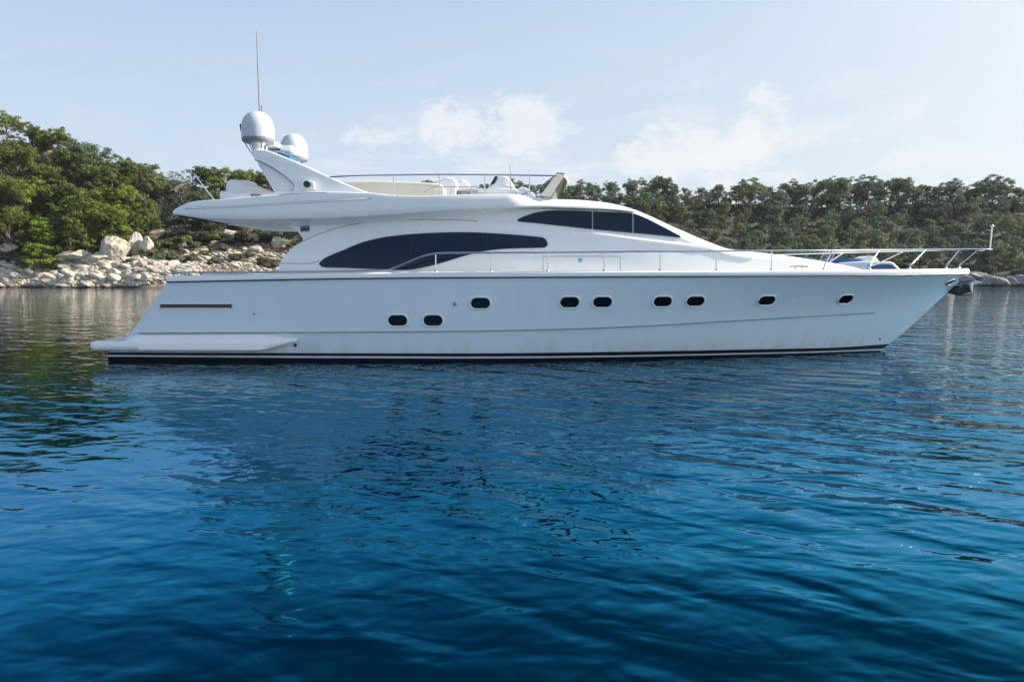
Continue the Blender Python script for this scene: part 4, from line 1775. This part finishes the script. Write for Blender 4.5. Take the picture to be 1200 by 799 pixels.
def tree_kind(kind, seed):
    """unit-height tree: returns trunk mesh and crown mesh"""
    rng = np.random.default_rng(seed)
    puffs, limbs = [], []
    lean = rng.uniform(-.06, .06, 2)

    def stem(z):
        return Vector((lean[0] * z + .02 * math.sin(z * 7 + seed), lean[1] * z, z))
    if kind == 'broad':
        # rounded masses of foliage, each a cluster of smaller ones, piled into a dome
        for _ in range(17):
            a = rng.uniform(0, 2 * math.pi)
            z = .18 + .68 * rng.uniform(0, 1) ** .8
            env = .34 * max(1.02 - ((z - .40) / .50) ** 2, .02) ** .5
            r = env * rng.uniform(.25, 1.0) ** .5
            R0 = rng.uniform(.12, .19)
            ti = rng.uniform(.15, .8)
            for _ in range(10):
                d = rng.normal(size=3)
                d /= np.linalg.norm(d)
                k = R0 * rng.uniform(.4, 1.0)
                puffs.append((r * math.cos(a) + d[0] * k, r * math.sin(a) + d[1] * k, z + (d[2] * .85 + .1) * k, rng.uniform(.045, .08), rng.uniform(.75, 1.0), ti + rng.uniform(-.15, .15)))
        top, sz, mat, per = .8, .0150, 'pine', 185
    elif kind == 'umbrella':
        for _ in range(80):
            a = rng.uniform(0, 2 * math.pi)
            r = .42 * rng.uniform(0, 1) ** .5
            z = .93 - 1.3 * r * r + rng.uniform(-.34, .02)
            puffs.append((r * math.cos(a), r * math.sin(a), z, rng.uniform(.05, .09), rng.uniform(.6, .85), rng.uniform(.15, .8)))
        top, sz, mat, per = .82, .0150, 'pine', 190
    elif kind == 'tall':
        for _ in range(19):
            a = rng.uniform(0, 2 * math.pi)
            z = .16 + .72 * rng.uniform(0, 1)
            env = .24 * (1.05 - abs(z - .45) * 1.2) + .01
            r = max(env, .05) * rng.uniform(.3, 1.1)
            R0 = rng.uniform(.09, .14)
            ti = rng.uniform(.15, .8)
            for _ in range(7):
                d = rng.normal(size=3)
                d /= np.linalg.norm(d)
                k = R0 * rng.uniform(.4, 1.05)
                puffs.append((r * math.cos(a) + d[0] * k, r * math.sin(a) + d[1] * k, z + d[2] * k * .9, rng.uniform(.04, .075), rng.uniform(.75, 1.0), ti + rng.uniform(-.15, .15)))
        top, sz, mat, per = .85, .0145, 'pine', 185
    elif kind == 'young':
        for _ in range(110):
            a = rng.uniform(0, 2 * math.pi)
            z = rng.uniform(.05, .95)
            env = .43 * (1 - z) ** .75 + .03
            r = env * rng.uniform(.35, 1.05)
            puffs.append((r * math.cos(a), r * math.sin(a), z, rng.uniform(.05, .09), rng.uniform(.6, .9), rng.uniform(.3, .8)))
        top, sz, mat, per = .9, .018, 'young', 180
    else:                                                # thin grey tree, see-through
        for _ in range(60):
            a = rng.uniform(0, 2 * math.pi)
            z = rng.uniform(.30, .97)
            env = .36 * math.sin(math.pi * min(max((z - .2) / .85, 0), 1)) ** .6
            r = env * rng.uniform(.3, 1.05)
            puffs.append((r * math.cos(a), r * math.sin(a), z, rng.uniform(.05, .09), rng.uniform(.6, .9), rng.uniform(.2, .8)))
        top, sz, mat, per = .85, .017, 'greyleaf', 62
    limbs.append(([stem(z) for z in np.linspace(-.08, top, 7)], .026, .007))
    for (x, y, z, r, fl, ti) in puffs[::9 if kind in ('broad', 'tall') else 4 if kind != 'grey' else 2]:
        z0 = max(z - .10 - .6 * math.hypot(x, y), .12)
        p0, p1 = stem(z0), Vector((x, y, z - r * .1))
        limbs.append(([p0, lerp(p0, p1, .55) + Vector((0, 0, -.02)), p1], .010, .003))
    tm = tube_mesh('trunk_' + kind, limbs, M['bark'] if kind != 'grey' else M['bark_grey'])
    cm = leaves_mesh('crown_' + kind, puffs, M[mat], rng, per, sz, 2.2)
    return tm, cm


TREES = {}
for kind, cnt in (('broad', 5), ('umbrella', 3), ('tall', 4), ('young', 2), ('grey', 2)):
    TREES[kind] = [tree_kind(kind, 11 * i + len(kind)) for i in range(cnt)]
# the wood on the far side of the bay is greyer: same shapes, other needles
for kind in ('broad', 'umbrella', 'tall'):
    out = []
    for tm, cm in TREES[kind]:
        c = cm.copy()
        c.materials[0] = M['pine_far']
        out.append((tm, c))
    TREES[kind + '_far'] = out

rnd = random.Random(5)
placed = []
NTREE = {'n': 0}


def plant(kind, X, Y, H, label, group, squash=1.0, name='pine_tree'):
    tm, cm = TREES[kind][rnd.randrange(len(TREES[kind]))]
    root = empty(name, (X, Y, terrain(X, Y) - .1), label, 'tree', group)
    root.rotation_euler = (0, 0, rnd.uniform(0, 6.28))
    root.scale = (H * squash, H * squash, H)
    for nm, me in (('trunk', tm), ('crown', cm)):
        o = bpy.data.objects.new(nm, me)
        o.parent = root
        COL.objects.link(o)
    placed.append((X, Y, H))
    NTREE['n'] += 1
    return root


def plant_px(kind, px, top, Y, label, group=None, squash=1.0, name='pine_tree', hmin=4.0, hmax=15.0):
    X = at(px, top, Y).x
    H = at(px, top, Y).z - terrain(X, Y)
    H = min(max(H, hmin), hmax)
    return plant(kind, X, Y, H * 1.0, label, group, squash, name)


LEFT = [
    ('umbrella', 6, 129, 186, 1.1, 'umbrella-crowned pine topping the hill at the picture edge'),
    ('broad', 33, 139, 183, 1.1, 'dark round pine on the skyline beside the umbrella-crowned one'),
    ('broad', 60, 148, 178, 1.0, 'dense pine on the skyline where the hill starts to drop'),
    ('broad', 84, 168, 170, 1.0, 'pine below the skyline between two taller dark crowns'),
    ('broad', 108, 163, 176, 1.2, 'wide dark pine standing out on the sloping skyline'),
    ('broad', 127, 172, 170, 1.0, 'dense pine beside the wide dark skyline pine'),
    ('broad', 150, 186, 174, 1.2, 'slim pine on the lower skyline above the big boulder'),
    ('broad', 168, 189, 180, 1.2, 'last tall pine before the dip in the skyline'),
    ('broad', 18, 166, 168, 1.0, 'bright green pine high on the slope near the edge'),
    ('broad', 46, 180, 163, 1.1, 'large sunlit pine halfway up the slope'),
    ('broad', 74, 196, 158, 1.0, 'grey-green pine in the middle of the slope'),
    ('tall', 100, 188, 160, 1.2, 'tall yellow-green pine in the middle of the grove'),
    ('tall', 118, 192, 158, 1.3, 'tallest yellow-green pine above the big pale boulder'),
    ('broad', 28, 207, 156, 1.0, 'shaded pine above the small bright young pine'),
    ('broad', 2, 200, 157, 1.0, 'pine cut by the picture edge halfway up'),
    ('broad', 138, 212, 160, 1.0, 'yellow-green pine right of the tallest grove pine'),
    ('broad', 157, 226, 163, 1.0, 'low rounded pine above the pale rock outcrop'),
    ('young', 47, 258, 145, 1.1, 'bright green young pine at the foot of the slope'),
    ('broad', 8, 238, 149, 1.0, 'dark spreading pine just above the shore rocks'),
    ('tall', 78, 232, 149, 1.2, 'grey-green pine behind the pale ledge of rock'),
    ('tall', 100, 225, 150, 1.3, 'green pine with bare lower trunk near the shore'),
    ('broad', 122, 236, 152, 1.0, 'bushy pine directly above the largest boulder'),
    ('broad', 150, 244, 157, 1.0, 'small pine growing out of the rock outcrop'),
    ('broad', 138, 181, 182, 1.2, 'rounded pine tucked on the skyline between the wide dark one and the lower skyline'),
    ('broad', 160, 193, 189, 1.2, 'low dark pine filling the skyline just before the dip'),
    ('broad', 178, 199, 190, 1.2, 'low dark pine at the start of the skyline dip'),
    ('broad', 186, 206, 186, 1.0, 'dark pine in the dip of the skyline'),
    ('grey', 204, 200, 187, 1.1, 'thin grey see-through tree on the skyline ahead of the flag staff'),
    ('grey', 224, 197, 184, 1.2, 'thin grey tree on the skyline behind the leaning flag staff'),
    ('broad', 245, 193, 184, 1.1, 'dark wide pine on the skyline behind the tender'),
    ('broad', 268, 192, 183, 1.1, 'dark pine on the skyline above the covered tender'),
    ('broad', 290, 195, 186, 1.0, 'dark pine on the skyline touching the radar arch'),
    ('broad', 312, 198, 187, 1.0, 'dark pine behind the aft edge of the radar arch'),
    ('broad', 332, 204, 190, 1.0, 'pine hidden behind the radar arch leg'),
    ('grey', 214, 222, 172, 1.1, 'grey sparse tree below the skyline near the flag staff'),
    ('grey', 190, 232, 170, 1.1, 'grey sparse tree above the stern scrub'),
    ('broad', 236, 222, 172, 1.0, 'dark pine just over the tip of the flybridge overhang'),
    ('broad', 172, 232, 164, .9, 'small pine on the slope between rock outcrop and grey trees'),
    ('broad', 262, 222, 174, 1.0, 'dark pine low behind the covered tender'),
]
for kind, px, top, Y, sq, lab in LEFT:
    plant_px(kind, px, top, Y, lab, None, sq, name='pine_tree' if kind != 'grey' else 'sparse_tree')

# fill between the chosen trees on the near hill
for _ in range(4000):
    Y = rnd.uniform(150, 192)
    px = rnd.uniform(-130, 330)
    X = (px - 600) / F * Y
    t = Y - y_shore(X)
    if t < 13 + 6 * sstep(100, 240, px) or (px > 150 and t < 32):
        continue
    if any((X - a) ** 2 + (Y - b) ** 2 < 5.2 ** 2 for a, b, _ in placed):
        continue
    H = rnd.uniform(6.0, 9.0)
    top = proj((X, Y, terrain(X, Y) + H))[1]
    sky = float(np.interp(px, [0, 60, 110, 150, 185, 230, 330], [150, 165, 182, 205, 222, 215, 222]))
    if top < sky:
        continue
    plant(rnd.choice(['broad', 'tall', 'tall']), X, Y, H, 'green pine filling the wooded slope among larger pines behind the stern', 'pines filling the near slope')

# far wood: tree by tree along the ridge, then down the slope
WOOD_MARKS = [(330, 'behind the radar arch'), (420, 'behind the flybridge sun pad'), (520, 'behind the flybridge table'), (570, 'behind the helm seat'), (625, 'behind the flybridge windscreen'), (690, 'above the helm windows'),
              (760, 'above the sloping windscreen'), (830, 'above the foot of the windscreen'), (900, 'above the coach roof'), (960, 'above the deck cleat'),
              (1020, 'above the moored cruiser'), (1080, 'above the angled bow stanchions'), (1135, 'above the bow tip'), (1180, 'beyond the jack staff'), (1300, 'at the far end of the wood')]


def wood_label(px, top, kind):
    m = min(WOOD_MARKS, key=lambda q: abs(q[0] - px))[1]
    lv = 'skyline' if top < 219 else ('upper slope' if top < 240 else ('middle slope' if top < 265 else 'lower slope'))
    k = {'broad_far': 'round', 'umbrella_far': 'flat-topped', 'tall_far': 'slim'}[kind]
    return f'{k} grey-green pine on the {lv} {m}', f'{k} pines, {lv}, {m}'


sky_y = pchip([330, 400, 440, 480, 505, 530, 560, 600, 640, 700, 745, 780, 800, 850, 880, 930, 1000, 1020, 1060, 1120, 1170, 1200, 1330],
              [208, 214, 214, 213, 209, 212, 210, 207, 206, 207, 204, 206, 214, 216, 207, 209, 203, 203, 206, 213, 207, 213, 206])
n_far = 0
px = 395.0
while px < 1260:
    Y = rnd.uniform(212, 226)
    kind = rnd.choice(['broad_far', 'tall_far', 'broad_far', 'umbrella_far', 'broad_far', 'tall_far'])
    top = sky_y(px) + rnd.choice((1, 2, 3, 5, 8, 11)) + rnd.uniform(-1.5, 1.5)
    lab, grp = wood_label(px, top, kind)
    plant_px(kind, px, top, Y, lab, grp, rnd.uniform(.95, 1.25), hmin=6.5, hmax=13)
    n_far += 1
    px += rnd.uniform(13, 24)
for kind, px, top, sq in (('umbrella_far', 778, 205.5, .9), ('tall_far', 745, 205, 1.2), ('broad_far', 655, 206, 1.1), ('umbrella_far', 880, 206.5, 1.1), ('tall_far', 934, 207.5, 1.2), ('tall_far', 985, 203.5, 1.3),
                          ('umbrella_far', 1016, 202.5, .9), ('broad_far', 1060, 206, 1.1), ('umbrella_far', 1118, 208, 1.1), ('umbrella_far', 1165, 203.5, 1.2), ('broad_far', 500, 207.5, 1.0), ('broad_far', 600, 206.5, 1.0), ('umbrella_far', 420, 211, .8), ('umbrella_far', 455, 210.5, .8)):
    lab, grp = wood_label(px, top, kind)
    plant_px(kind, px, top, rnd.uniform(208, 222), lab.replace('pine on', 'pine standing clear on'), grp + ', standing clear', sq, hmin=6.5, hmax=14)
px = 402.0
while px < 1260:
    kind = rnd.choice(['broad_far', 'broad_far', 'tall_far'])
    top = sky_y(px) + rnd.uniform(7, 14)
    lab, grp = wood_label(px, top, kind)
    plant_px(kind, px, top, rnd.uniform(229, 236), lab, grp, 1.15, hmin=6, hmax=13)
    px += rnd.uniform(18, 26)
for _ in range(9000):
    Y = rnd.uniform(163, 216)
    px = rnd.uniform(470, 1255)
    X = (px - 600) / F * Y
    t = Y - y_shore(X)
    if t < 6:
        continue
    if any((X - a) ** 2 + (Y - b) ** 2 < 5.5 ** 2 for a, b, _ in placed):
        continue
    H = rnd.uniform(5.0, 8.2)
    base = terrain(X, Y)
    top = proj((X, Y, base + H))[1]
    low = float(np.interp(px, [470, 640, 742, 853, 1000, 1330], [228, 228, 247, 292, 316, 345]))
    if top > low - 3:
        continue
    if top < sky_y(px) + 5:
        continue
    kind = rnd.choice(['broad_far', 'broad_far', 'tall_far', 'umbrella_far'])
    lab, grp = wood_label(px, top, kind)
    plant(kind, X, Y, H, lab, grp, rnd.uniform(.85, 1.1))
    n_far += 1
n_back = 0
for _ in range(3000):
    if n_back >= 46:
        break
    Y = rnd.uniform(160, 205)
    px = rnd.uniform(335, 860)
    X = (px - 600) / F * Y
    if Y - y_shore(X) < 6 or any((X - a) ** 2 + (Y - b) ** 2 < 7.0 ** 2 for a, b, _ in placed):
        continue
    H = rnd.uniform(6, 8.5)
    top = proj((X, Y, terrain(X, Y) + H))[1]
    low = float(np.interp(px, [335, 470, 640, 742, 853], [232, 232, 232, 250, 294]))
    if top < low:
        continue
    plant(rnd.choice(['broad_far', 'tall_far']), X, Y, H, 'pine on the slope hidden behind the yacht superstructure', 'pines hidden behind the yacht', 1.1)
    n_back += 1
print('trees', NTREE['n'], 'far', n_far)

# ------------------------------------------------------------------ shrubs
def shrub_mesh(seed, mat):
    rng = np.random.default_rng(seed)
    puffs = []
    for _ in range(12):
        a = rng.uniform(0, 6.28)
        r = rng.uniform(0, .62)
        puffs.append((r * math.cos(a), r * math.sin(a), rng.uniform(.15, .62) * (1 - .4 * r), rng.uniform(.2, .34), .8, rng.uniform(.2, .8)))
    return leaves_mesh('shrub', puffs, M[mat], rng, 60, .075, 1.6)


SHRUB = {m: [shrub_mesh(40 + i + len(m), m) for i in range(3)] for m in ('scrub', 'scrubgreen', 'greyleaf')}


def shrub(px, py, Y, w, mat, label, group=None):
    """px, py: where its foot shows"""
    X = at(px, py, Y).x
    o = bpy.data.objects.new('shrub', rnd.choice(SHRUB[mat]))
    COL.objects.link(o)
    o.location = (X, Y, terrain(X, Y) - .1)
    s = w / 1.7
    o.scale = (s, s, s * rnd.uniform(.8, 1.05))
    o.rotation_euler = (0, 0, rnd.uniform(0, 6.28))
    return tag(o, label, 'shrub', group)


for px, Y, w, mat, lab in (
        (190, 158, 7.5, 'scrubgreen', 'bright green rounded shrub above the stern'),
        (212, 160, 7.0, 'scrubgreen', 'tall green shrub just below the flybridge tip'),
        (250, 163, 8.0, 'scrubgreen', 'broad green shrub under the flybridge overhang'),
        (228, 158, 5.0, 'scrub', 'dark olive shrub between two green ones'),
        (290, 164, 8.5, 'scrub', 'dark scrub bush below the overhang near the pillar'),
        (318, 166, 7.0, 'scrub', 'dark scrub bush beside the aft pillar notch'),
        (163, 153, 5.0, 'scrub', 'dark olive bush beside the pale outcrop'),
        (180, 150, 6.0, 'scrub', 'dark low bush behind the stern boulder'),
        (198, 148, 5.0, 'greyleaf', 'grey bush just behind the stern boulder'),
        (225, 147, 4.2, 'greyleaf', 'rounded grey-brown bush on the stony terrace'),
        (250, 147, 3.6, 'greyleaf', 'small brown bush on the stony terrace'),
        (318, 150, 4.6, 'scrub', 'olive bush on the terrace by the aft pillar'),
        (12, 147, 6.0, 'greyleaf', 'grey-brown thicket at the picture edge above the rocks'),
        (28, 146, 4.5, 'greyleaf', 'grey bush beside the bright young pine'),
        (75, 149, 5.0, 'greyleaf', 'bare grey bush behind the pale ledge'),
        (92, 149, 5.0, 'scrub', 'olive bush at the foot of the grey-green pine'),
        (110, 148, 4.0, 'scrub', 'olive bush left of the largest boulder'),
        (104, 145.5, 3.0, 'scrub', 'low bush on the ledge above the rubble'),
        (138, 144.5, 2.4, 'scrubgreen', 'small green tuft below the largest boulder'),
        (165, 147, 3.5, 'scrubgreen', 'yellow-green bush on the pale outcrop'),
        (62, 146, 3.2, 'scrub', 'low dark bush beside the young pine'),
        (150, 145.2, 2.6, 'scrub', 'dark tuft between the largest boulder and the outcrop'),
        (121, 145.2, 2.6, 'scrubgreen', 'green tuft against the foot of the largest boulder'),
        (88, 144.6, 2.2, 'scrub', 'dark tuft growing on the ledge above the rubble'),
        (182, 146, 4.2, 'scrubgreen', 'yellow-green bush between outcrop and stern boulder'),
):
    shrub(px, 300, Y, w, mat, lab)
for _ in range(60):
    Y = rnd.uniform(151, 176)
    px = rnd.uniform(-60, 330)
    X = (px - 600) / F * Y
    if Y - y_shore(X) < 13:
        continue
    if any((X - a) ** 2 + (Y - b) ** 2 < 2.6 ** 2 for a, b, _ in placed):
        continue
    shrub(px, 300, Y, rnd.uniform(3, 5.5), rnd.choice(['scrub', 'greyleaf', 'scrub', 'scrubgreen']), 'olive scrub bush among the pines of the rocky slope behind the stern', 'scrub bushes on the near slope')
for _ in range(50):
    Y = rnd.uniform(159, 172)
    px = rnd.uniform(840, 1300)
    X = (px - 600) / F * Y
    if Y - y_shore(X) < 4.5:
        continue
    shrub(px, 300, Y, rnd.uniform(3, 5.5), rnd.choice(['scrub', 'scrub', 'scrub', 'greyleaf']), 'dark scrub bush at the foot of the far wood near the bow', 'scrub bushes at the foot of the far wood')


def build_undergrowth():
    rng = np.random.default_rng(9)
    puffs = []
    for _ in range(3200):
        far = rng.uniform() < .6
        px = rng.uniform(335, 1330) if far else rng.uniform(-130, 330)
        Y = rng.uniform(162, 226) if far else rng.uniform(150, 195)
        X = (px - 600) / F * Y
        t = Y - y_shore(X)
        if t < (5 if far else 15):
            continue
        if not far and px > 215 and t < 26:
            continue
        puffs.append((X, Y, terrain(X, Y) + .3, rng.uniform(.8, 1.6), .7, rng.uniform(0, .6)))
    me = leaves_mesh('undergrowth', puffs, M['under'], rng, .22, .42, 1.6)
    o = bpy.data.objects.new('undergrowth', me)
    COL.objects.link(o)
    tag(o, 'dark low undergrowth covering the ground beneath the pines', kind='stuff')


build_undergrowth()


# ------------------------------------------------------------------ rocks
def rock_material(name='pale_limestone', stops=((.26, .20, .14), (.43, .375, .30), (.58, .53, .45)), mixc=(.36, .31, .25, 1)):
    m, t, b = material(name)
    co = t.n('ShaderNodeTexCoord').outputs['Object']
    pos = t.n('ShaderNodeNewGeometry').outputs['Position']
    n1 = t.noise(pos, .8, 6.0, .65)
    n2 = t.noise(pos, 4.0, 5.0, .6)
    oi = t.n('ShaderNodeObjectInfo')
    c = t.ramp(n1.outputs[0], [(.3, stops[0]), (.46, stops[1]), (.7, stops[2])])
    c = t.mix(t.maprange(oi.outputs['Random'], 0, 1, 0, .35), c, mixc)
    c = t.mix(t.maprange(n2.outputs[0], .55, .7, 0, .5), c, (.20, .19, .17, 1))
    sep = t.n('ShaderNodeSeparateXYZ', ins={0: pos})
    wet = t.maprange(t.math('ADD', sep.outputs[2], t.math('MULTIPLY', n1.outputs[0], .35)), .42, .95, 1, 0)
    c = t.mix(wet, c, (.045, .04, .032, 1))
    t.set(b, 'Base Color', c)
    t.set(b, 'Roughness', .9)
    bp = t.n('ShaderNodeBump', ins={'Height': n2.outputs[0], 'Strength': .8, 'Distance': .2})
    t.set(b, 'Normal', bp.outputs[0])
    return m


M['rock'] = rock_material()
M['greyrock'] = rock_material('grey_limestone', ((.10, .095, .09), (.19, .185, .18), (.33, .325, .315)), (.16, .155, .15, 1))


def rock_bm(seed, sub=2):
    bm = bmesh.new()
    bmesh.ops.create_icosphere(bm, subdivisions=sub, radius=.5)
    rr = random.Random(seed)
    off = Vector((rr.uniform(0, 99), rr.uniform(0, 99), rr.uniform(0, 99)))
    planes = [(Vector((rr.gauss(0, 1), rr.gauss(0, 1), rr.gauss(0, 1))).normalized(), rr.uniform(.24, .40)) for _ in range(13)]
    for v in bm.verts:
        for n, d in planes:
            k = v.co.dot(n)
            if k > d:
                v.co -= n * (k - d)
        v.co *= 1 + .10 * mnoise.noise(v.co * 4 + off)
    return bm


ROCKS = []
for i in range(9):
    bm = rock_bm(i, 3)
    me = bpy.data.meshes.new('rock')
    bm.to_mesh(me)
    bm.free()
    me.materials.append(M['rock'])
    ROCKS.append(me)
GREYROCKS = []
for me in ROCKS:
    me = me.copy()
    me.materials[0] = M['greyrock']
    GREYROCKS.append(me)


BOULDERS = []
for i in range(4):
    rr = random.Random(300 + i)
    bm = bmesh.new()
    bmesh.ops.create_icosphere(bm, subdivisions=5, radius=.5)
    pl_ = [(Vector((rr.gauss(0, 1), rr.gauss(0, 1), rr.gauss(0, .8))).normalized(), rr.uniform(.25, .40)) for _ in range(15)]
    for v in bm.verts:
        for n, d in pl_:
            k = v.co.dot(n)
            if k > d:
                v.co -= n * (k - d) * .92
        q = v.co * 4 + Vector((i * 7, 3, 1))
        v.co *= 1 + .10 * mnoise.noise(q) + .05 * mnoise.noise(q * 2.7) + .03 * mnoise.noise(q * 6.5)
    me = bpy.data.meshes.new('boulder')
    bm.to_mesh(me)
    bm.free()
    me.materials.append(M['rock'])
    BOULDERS.append(me)


def rock(X, Y, z, sx, sy, sz, label, group=None, name='boulder', pool=None):
    o = bpy.data.objects.new(name, rnd.choice(pool or ROCKS))
    COL.objects.link(o)
    o.location = (X, Y, z)
    o.scale = (sx * 1.35, sy * 1.35, sz * 1.35)
    if name == 'boulder':
        o.rotation_euler = (rnd.uniform(-.2, .2), rnd.uniform(-.2, .2), rnd.uniform(0, 6.28))
    else:
        o.rotation_euler = (rnd.uniform(-.15, .15), rnd.uniform(.12, .42), rnd.uniform(-.35, .35))
    return tag(o, label, 'rock', group)


def rock_px(px, py, Y, w, h, label):
    p = at(px, py, Y)
    return rock(p.x, Y, p.z - .35, w * 1.1, w, h, label, pool=BOULDERS)


rock_px(136, 291, 147, 4.6, 5.4, 'largest pale boulder on the slope below the tall grove pines')
rock_px(160, 283, 150, 3.2, 4.2, 'upright pale outcrop beside the largest boulder')
rock_px(172, 288, 149, 2.6, 3.6, 'smaller pale outcrop block under the yellow-green bush')
rock_px(205, 312.5, 143, 3.4, 2.6, 'smooth pale boulder just behind the yacht stern')
rock_px(80, 298, 146.5, 4.8, 2.0, 'flat pale ledge block beside the young pine')
rock_px(95, 299, 146, 4.2, 2.1, 'flat pale ledge block in the middle of the slope foot')
rock_px(115, 300, 145.5, 3.6, 2.0, 'flat pale ledge block next to the largest boulder')
rock_px(8, 288, 149, 3.6, 1.8, 'pale ledge block at the picture edge under the dark pine')
rock_px(160, 256, 166, 2.8, 2.6, 'pale rock showing high on the slope among the pines')
rock_px(158, 246, 170, 2.0, 2.0, 'small pale rock highest on the slope')
rock_px(268, 272, 166, 3.2, 1.8, 'pale rock just under the flybridge overhang')
rock_px(325, 283, 164, 3.0, 2.4, 'pale rock beside the notch in the aft pillar')
rock_px(300, 290, 160, 2.4, 1.6, 'low pale rock on the terrace behind the cockpit')
rock_px(255, 294, 157, 2.2, 1.4, 'low pale rock at the top of the stony terrace')

for i in range(26):
    px = -40 + i * 9.6 + rnd.uniform(-3, 3)
    if 36 < px < 60:
        continue
    Y = rnd.uniform(144.5, 147.5)
    X = (px - 600) / F * Y
    w = rnd.uniform(2.2, 4.2)
    rock(X, Y, terrain(X, Y) + .2, w, 1.6, rnd.uniform(1.0, 1.9), 'tilted pale limestone slab in the low ledge between rubble bank and pines', 'slabs of the limestone ledge', 'ledge_rock', BOULDERS)
n_r = 0
for _ in range(2000):
    if n_r >= 190:
        break
    px = rnd.uniform(-60, 225)
    Y = rnd.uniform(136, 147)
    X = (px - 600) / F * Y
    t = Y - y_shore(X)
    if t < -.4 or t > 9.5:
        continue
    s = rnd.uniform(.7, 1.0) if rnd.random() < .6 else rnd.uniform(1.0, 1.9)
    rock(X, Y, terrain(X, Y) + .25 * s, s * rnd.uniform(1.1, 2.2), s, s * rnd.uniform(.45, .8),
         'pale limestone rock in the rubble bank along the waterline behind the stern', 'rocks of the rubble bank', 'rubble_rock')
    n_r += 1
n_r = 0
for _ in range(2000):
    if n_r >= 46:
        break
    px = rnd.uniform(1090, 1300)
    Y = rnd.uniform(153, 163)
    X = (px - 600) / F * Y
    t = Y - y_shore(X)
    if t < -.5 or t > 6:
        continue
    s = rnd.uniform(1.6, 3.4)
    rock(X, Y, terrain(X, Y) + .3 * s, s * 1.6, s, s * rnd.uniform(.5, .8),
         'grey weathered shore rock at the water edge beyond the bow', 'shore rocks beyond the bow', 'shore_rock', GREYROCKS)
    n_r += 1


def build_rubble(far):
    rng = random.Random(17 + far)
    src = []
    for i in range(5):
        bm = rock_bm(100 + i, 1)
        src.append(([tuple(v.co) for v in bm.verts], [tuple(v.index for v in f.verts) for f in bm.faces]))
        bm.free()
    V, Fc = [], []
    n = 0
    while n < (500 if far else 3300):
        if not far and n < 2900:
            px, Y = rng.uniform(-90, 235), rng.uniform(135, 148)
            lim = 10
        elif not far:
            px, Y = rng.uniform(215, 345), rng.uniform(140, 166)
            lim = 27
        else:
            px, Y = rng.uniform(1080, 1320), rng.uniform(152, 164)
            lim = 7
        X = (px - 600) / F * Y
        t = Y - y_shore(X)
        if t < -.6 or t > lim:
            continue
        n += 1
        vs, fs = src[rng.randrange(5)]
        s = rng.uniform(.35, 1.05)
        a = rng.uniform(-.6, .6)
        ca, sa = math.cos(a), math.sin(a)
        z0 = terrain(X, Y) + .12 * s
        o = len(V)
        k = rng.uniform(.55, .9)
        e = rng.uniform(1, 2.1)
        for x, y, z in vs:
            x *= e
            V.append((X + s * 1.3 * (x * ca - y * sa), Y + s * 1.3 * (x * sa + y * ca), z0 + s * 1.3 * (k * z - .25 * x)))
        Fc += [tuple(i + o for i in f) for f in fs]
    me = bpy.data.meshes.new('rubble')
    me.from_pydata(V, [], Fc)
    me.materials.append(M['greyrock' if far else 'rock'])
    o = bpy.data.objects.new('rubble', me)
    COL.objects.link(o)
    tag(o, 'loose grey stones on the far shore beyond the bow' if far else 'loose pale stones filling the near bank between larger rocks', kind='stuff')


build_rubble(0)
build_rubble(1)


# ------------------------------------------------------------------ the air over the bay
def build_haze():
    m = bpy.data.materials.new('haze_air')
    m.use_nodes = True
    m.node_tree.nodes.clear()
    t = NT(m.node_tree)
    out = t.n('ShaderNodeOutputMaterial')
    v = t.n('ShaderNodeVolumePrincipled', ins={'Color': (0.86, 0.92, 1.0, 1), 'Density': 0.00008, 'Anisotropy': 0.3})
    t.t.links.new(v.outputs[0], out.inputs['Volume'])
    mb = MB()
    mb.box((0, 300, 27.4), (1900, 1300, 65.2))
    o = mb.build('haze', m, smooth=False)
    tag(o, 'thin pale haze in the air over the bay', kind='stuff')


build_haze()
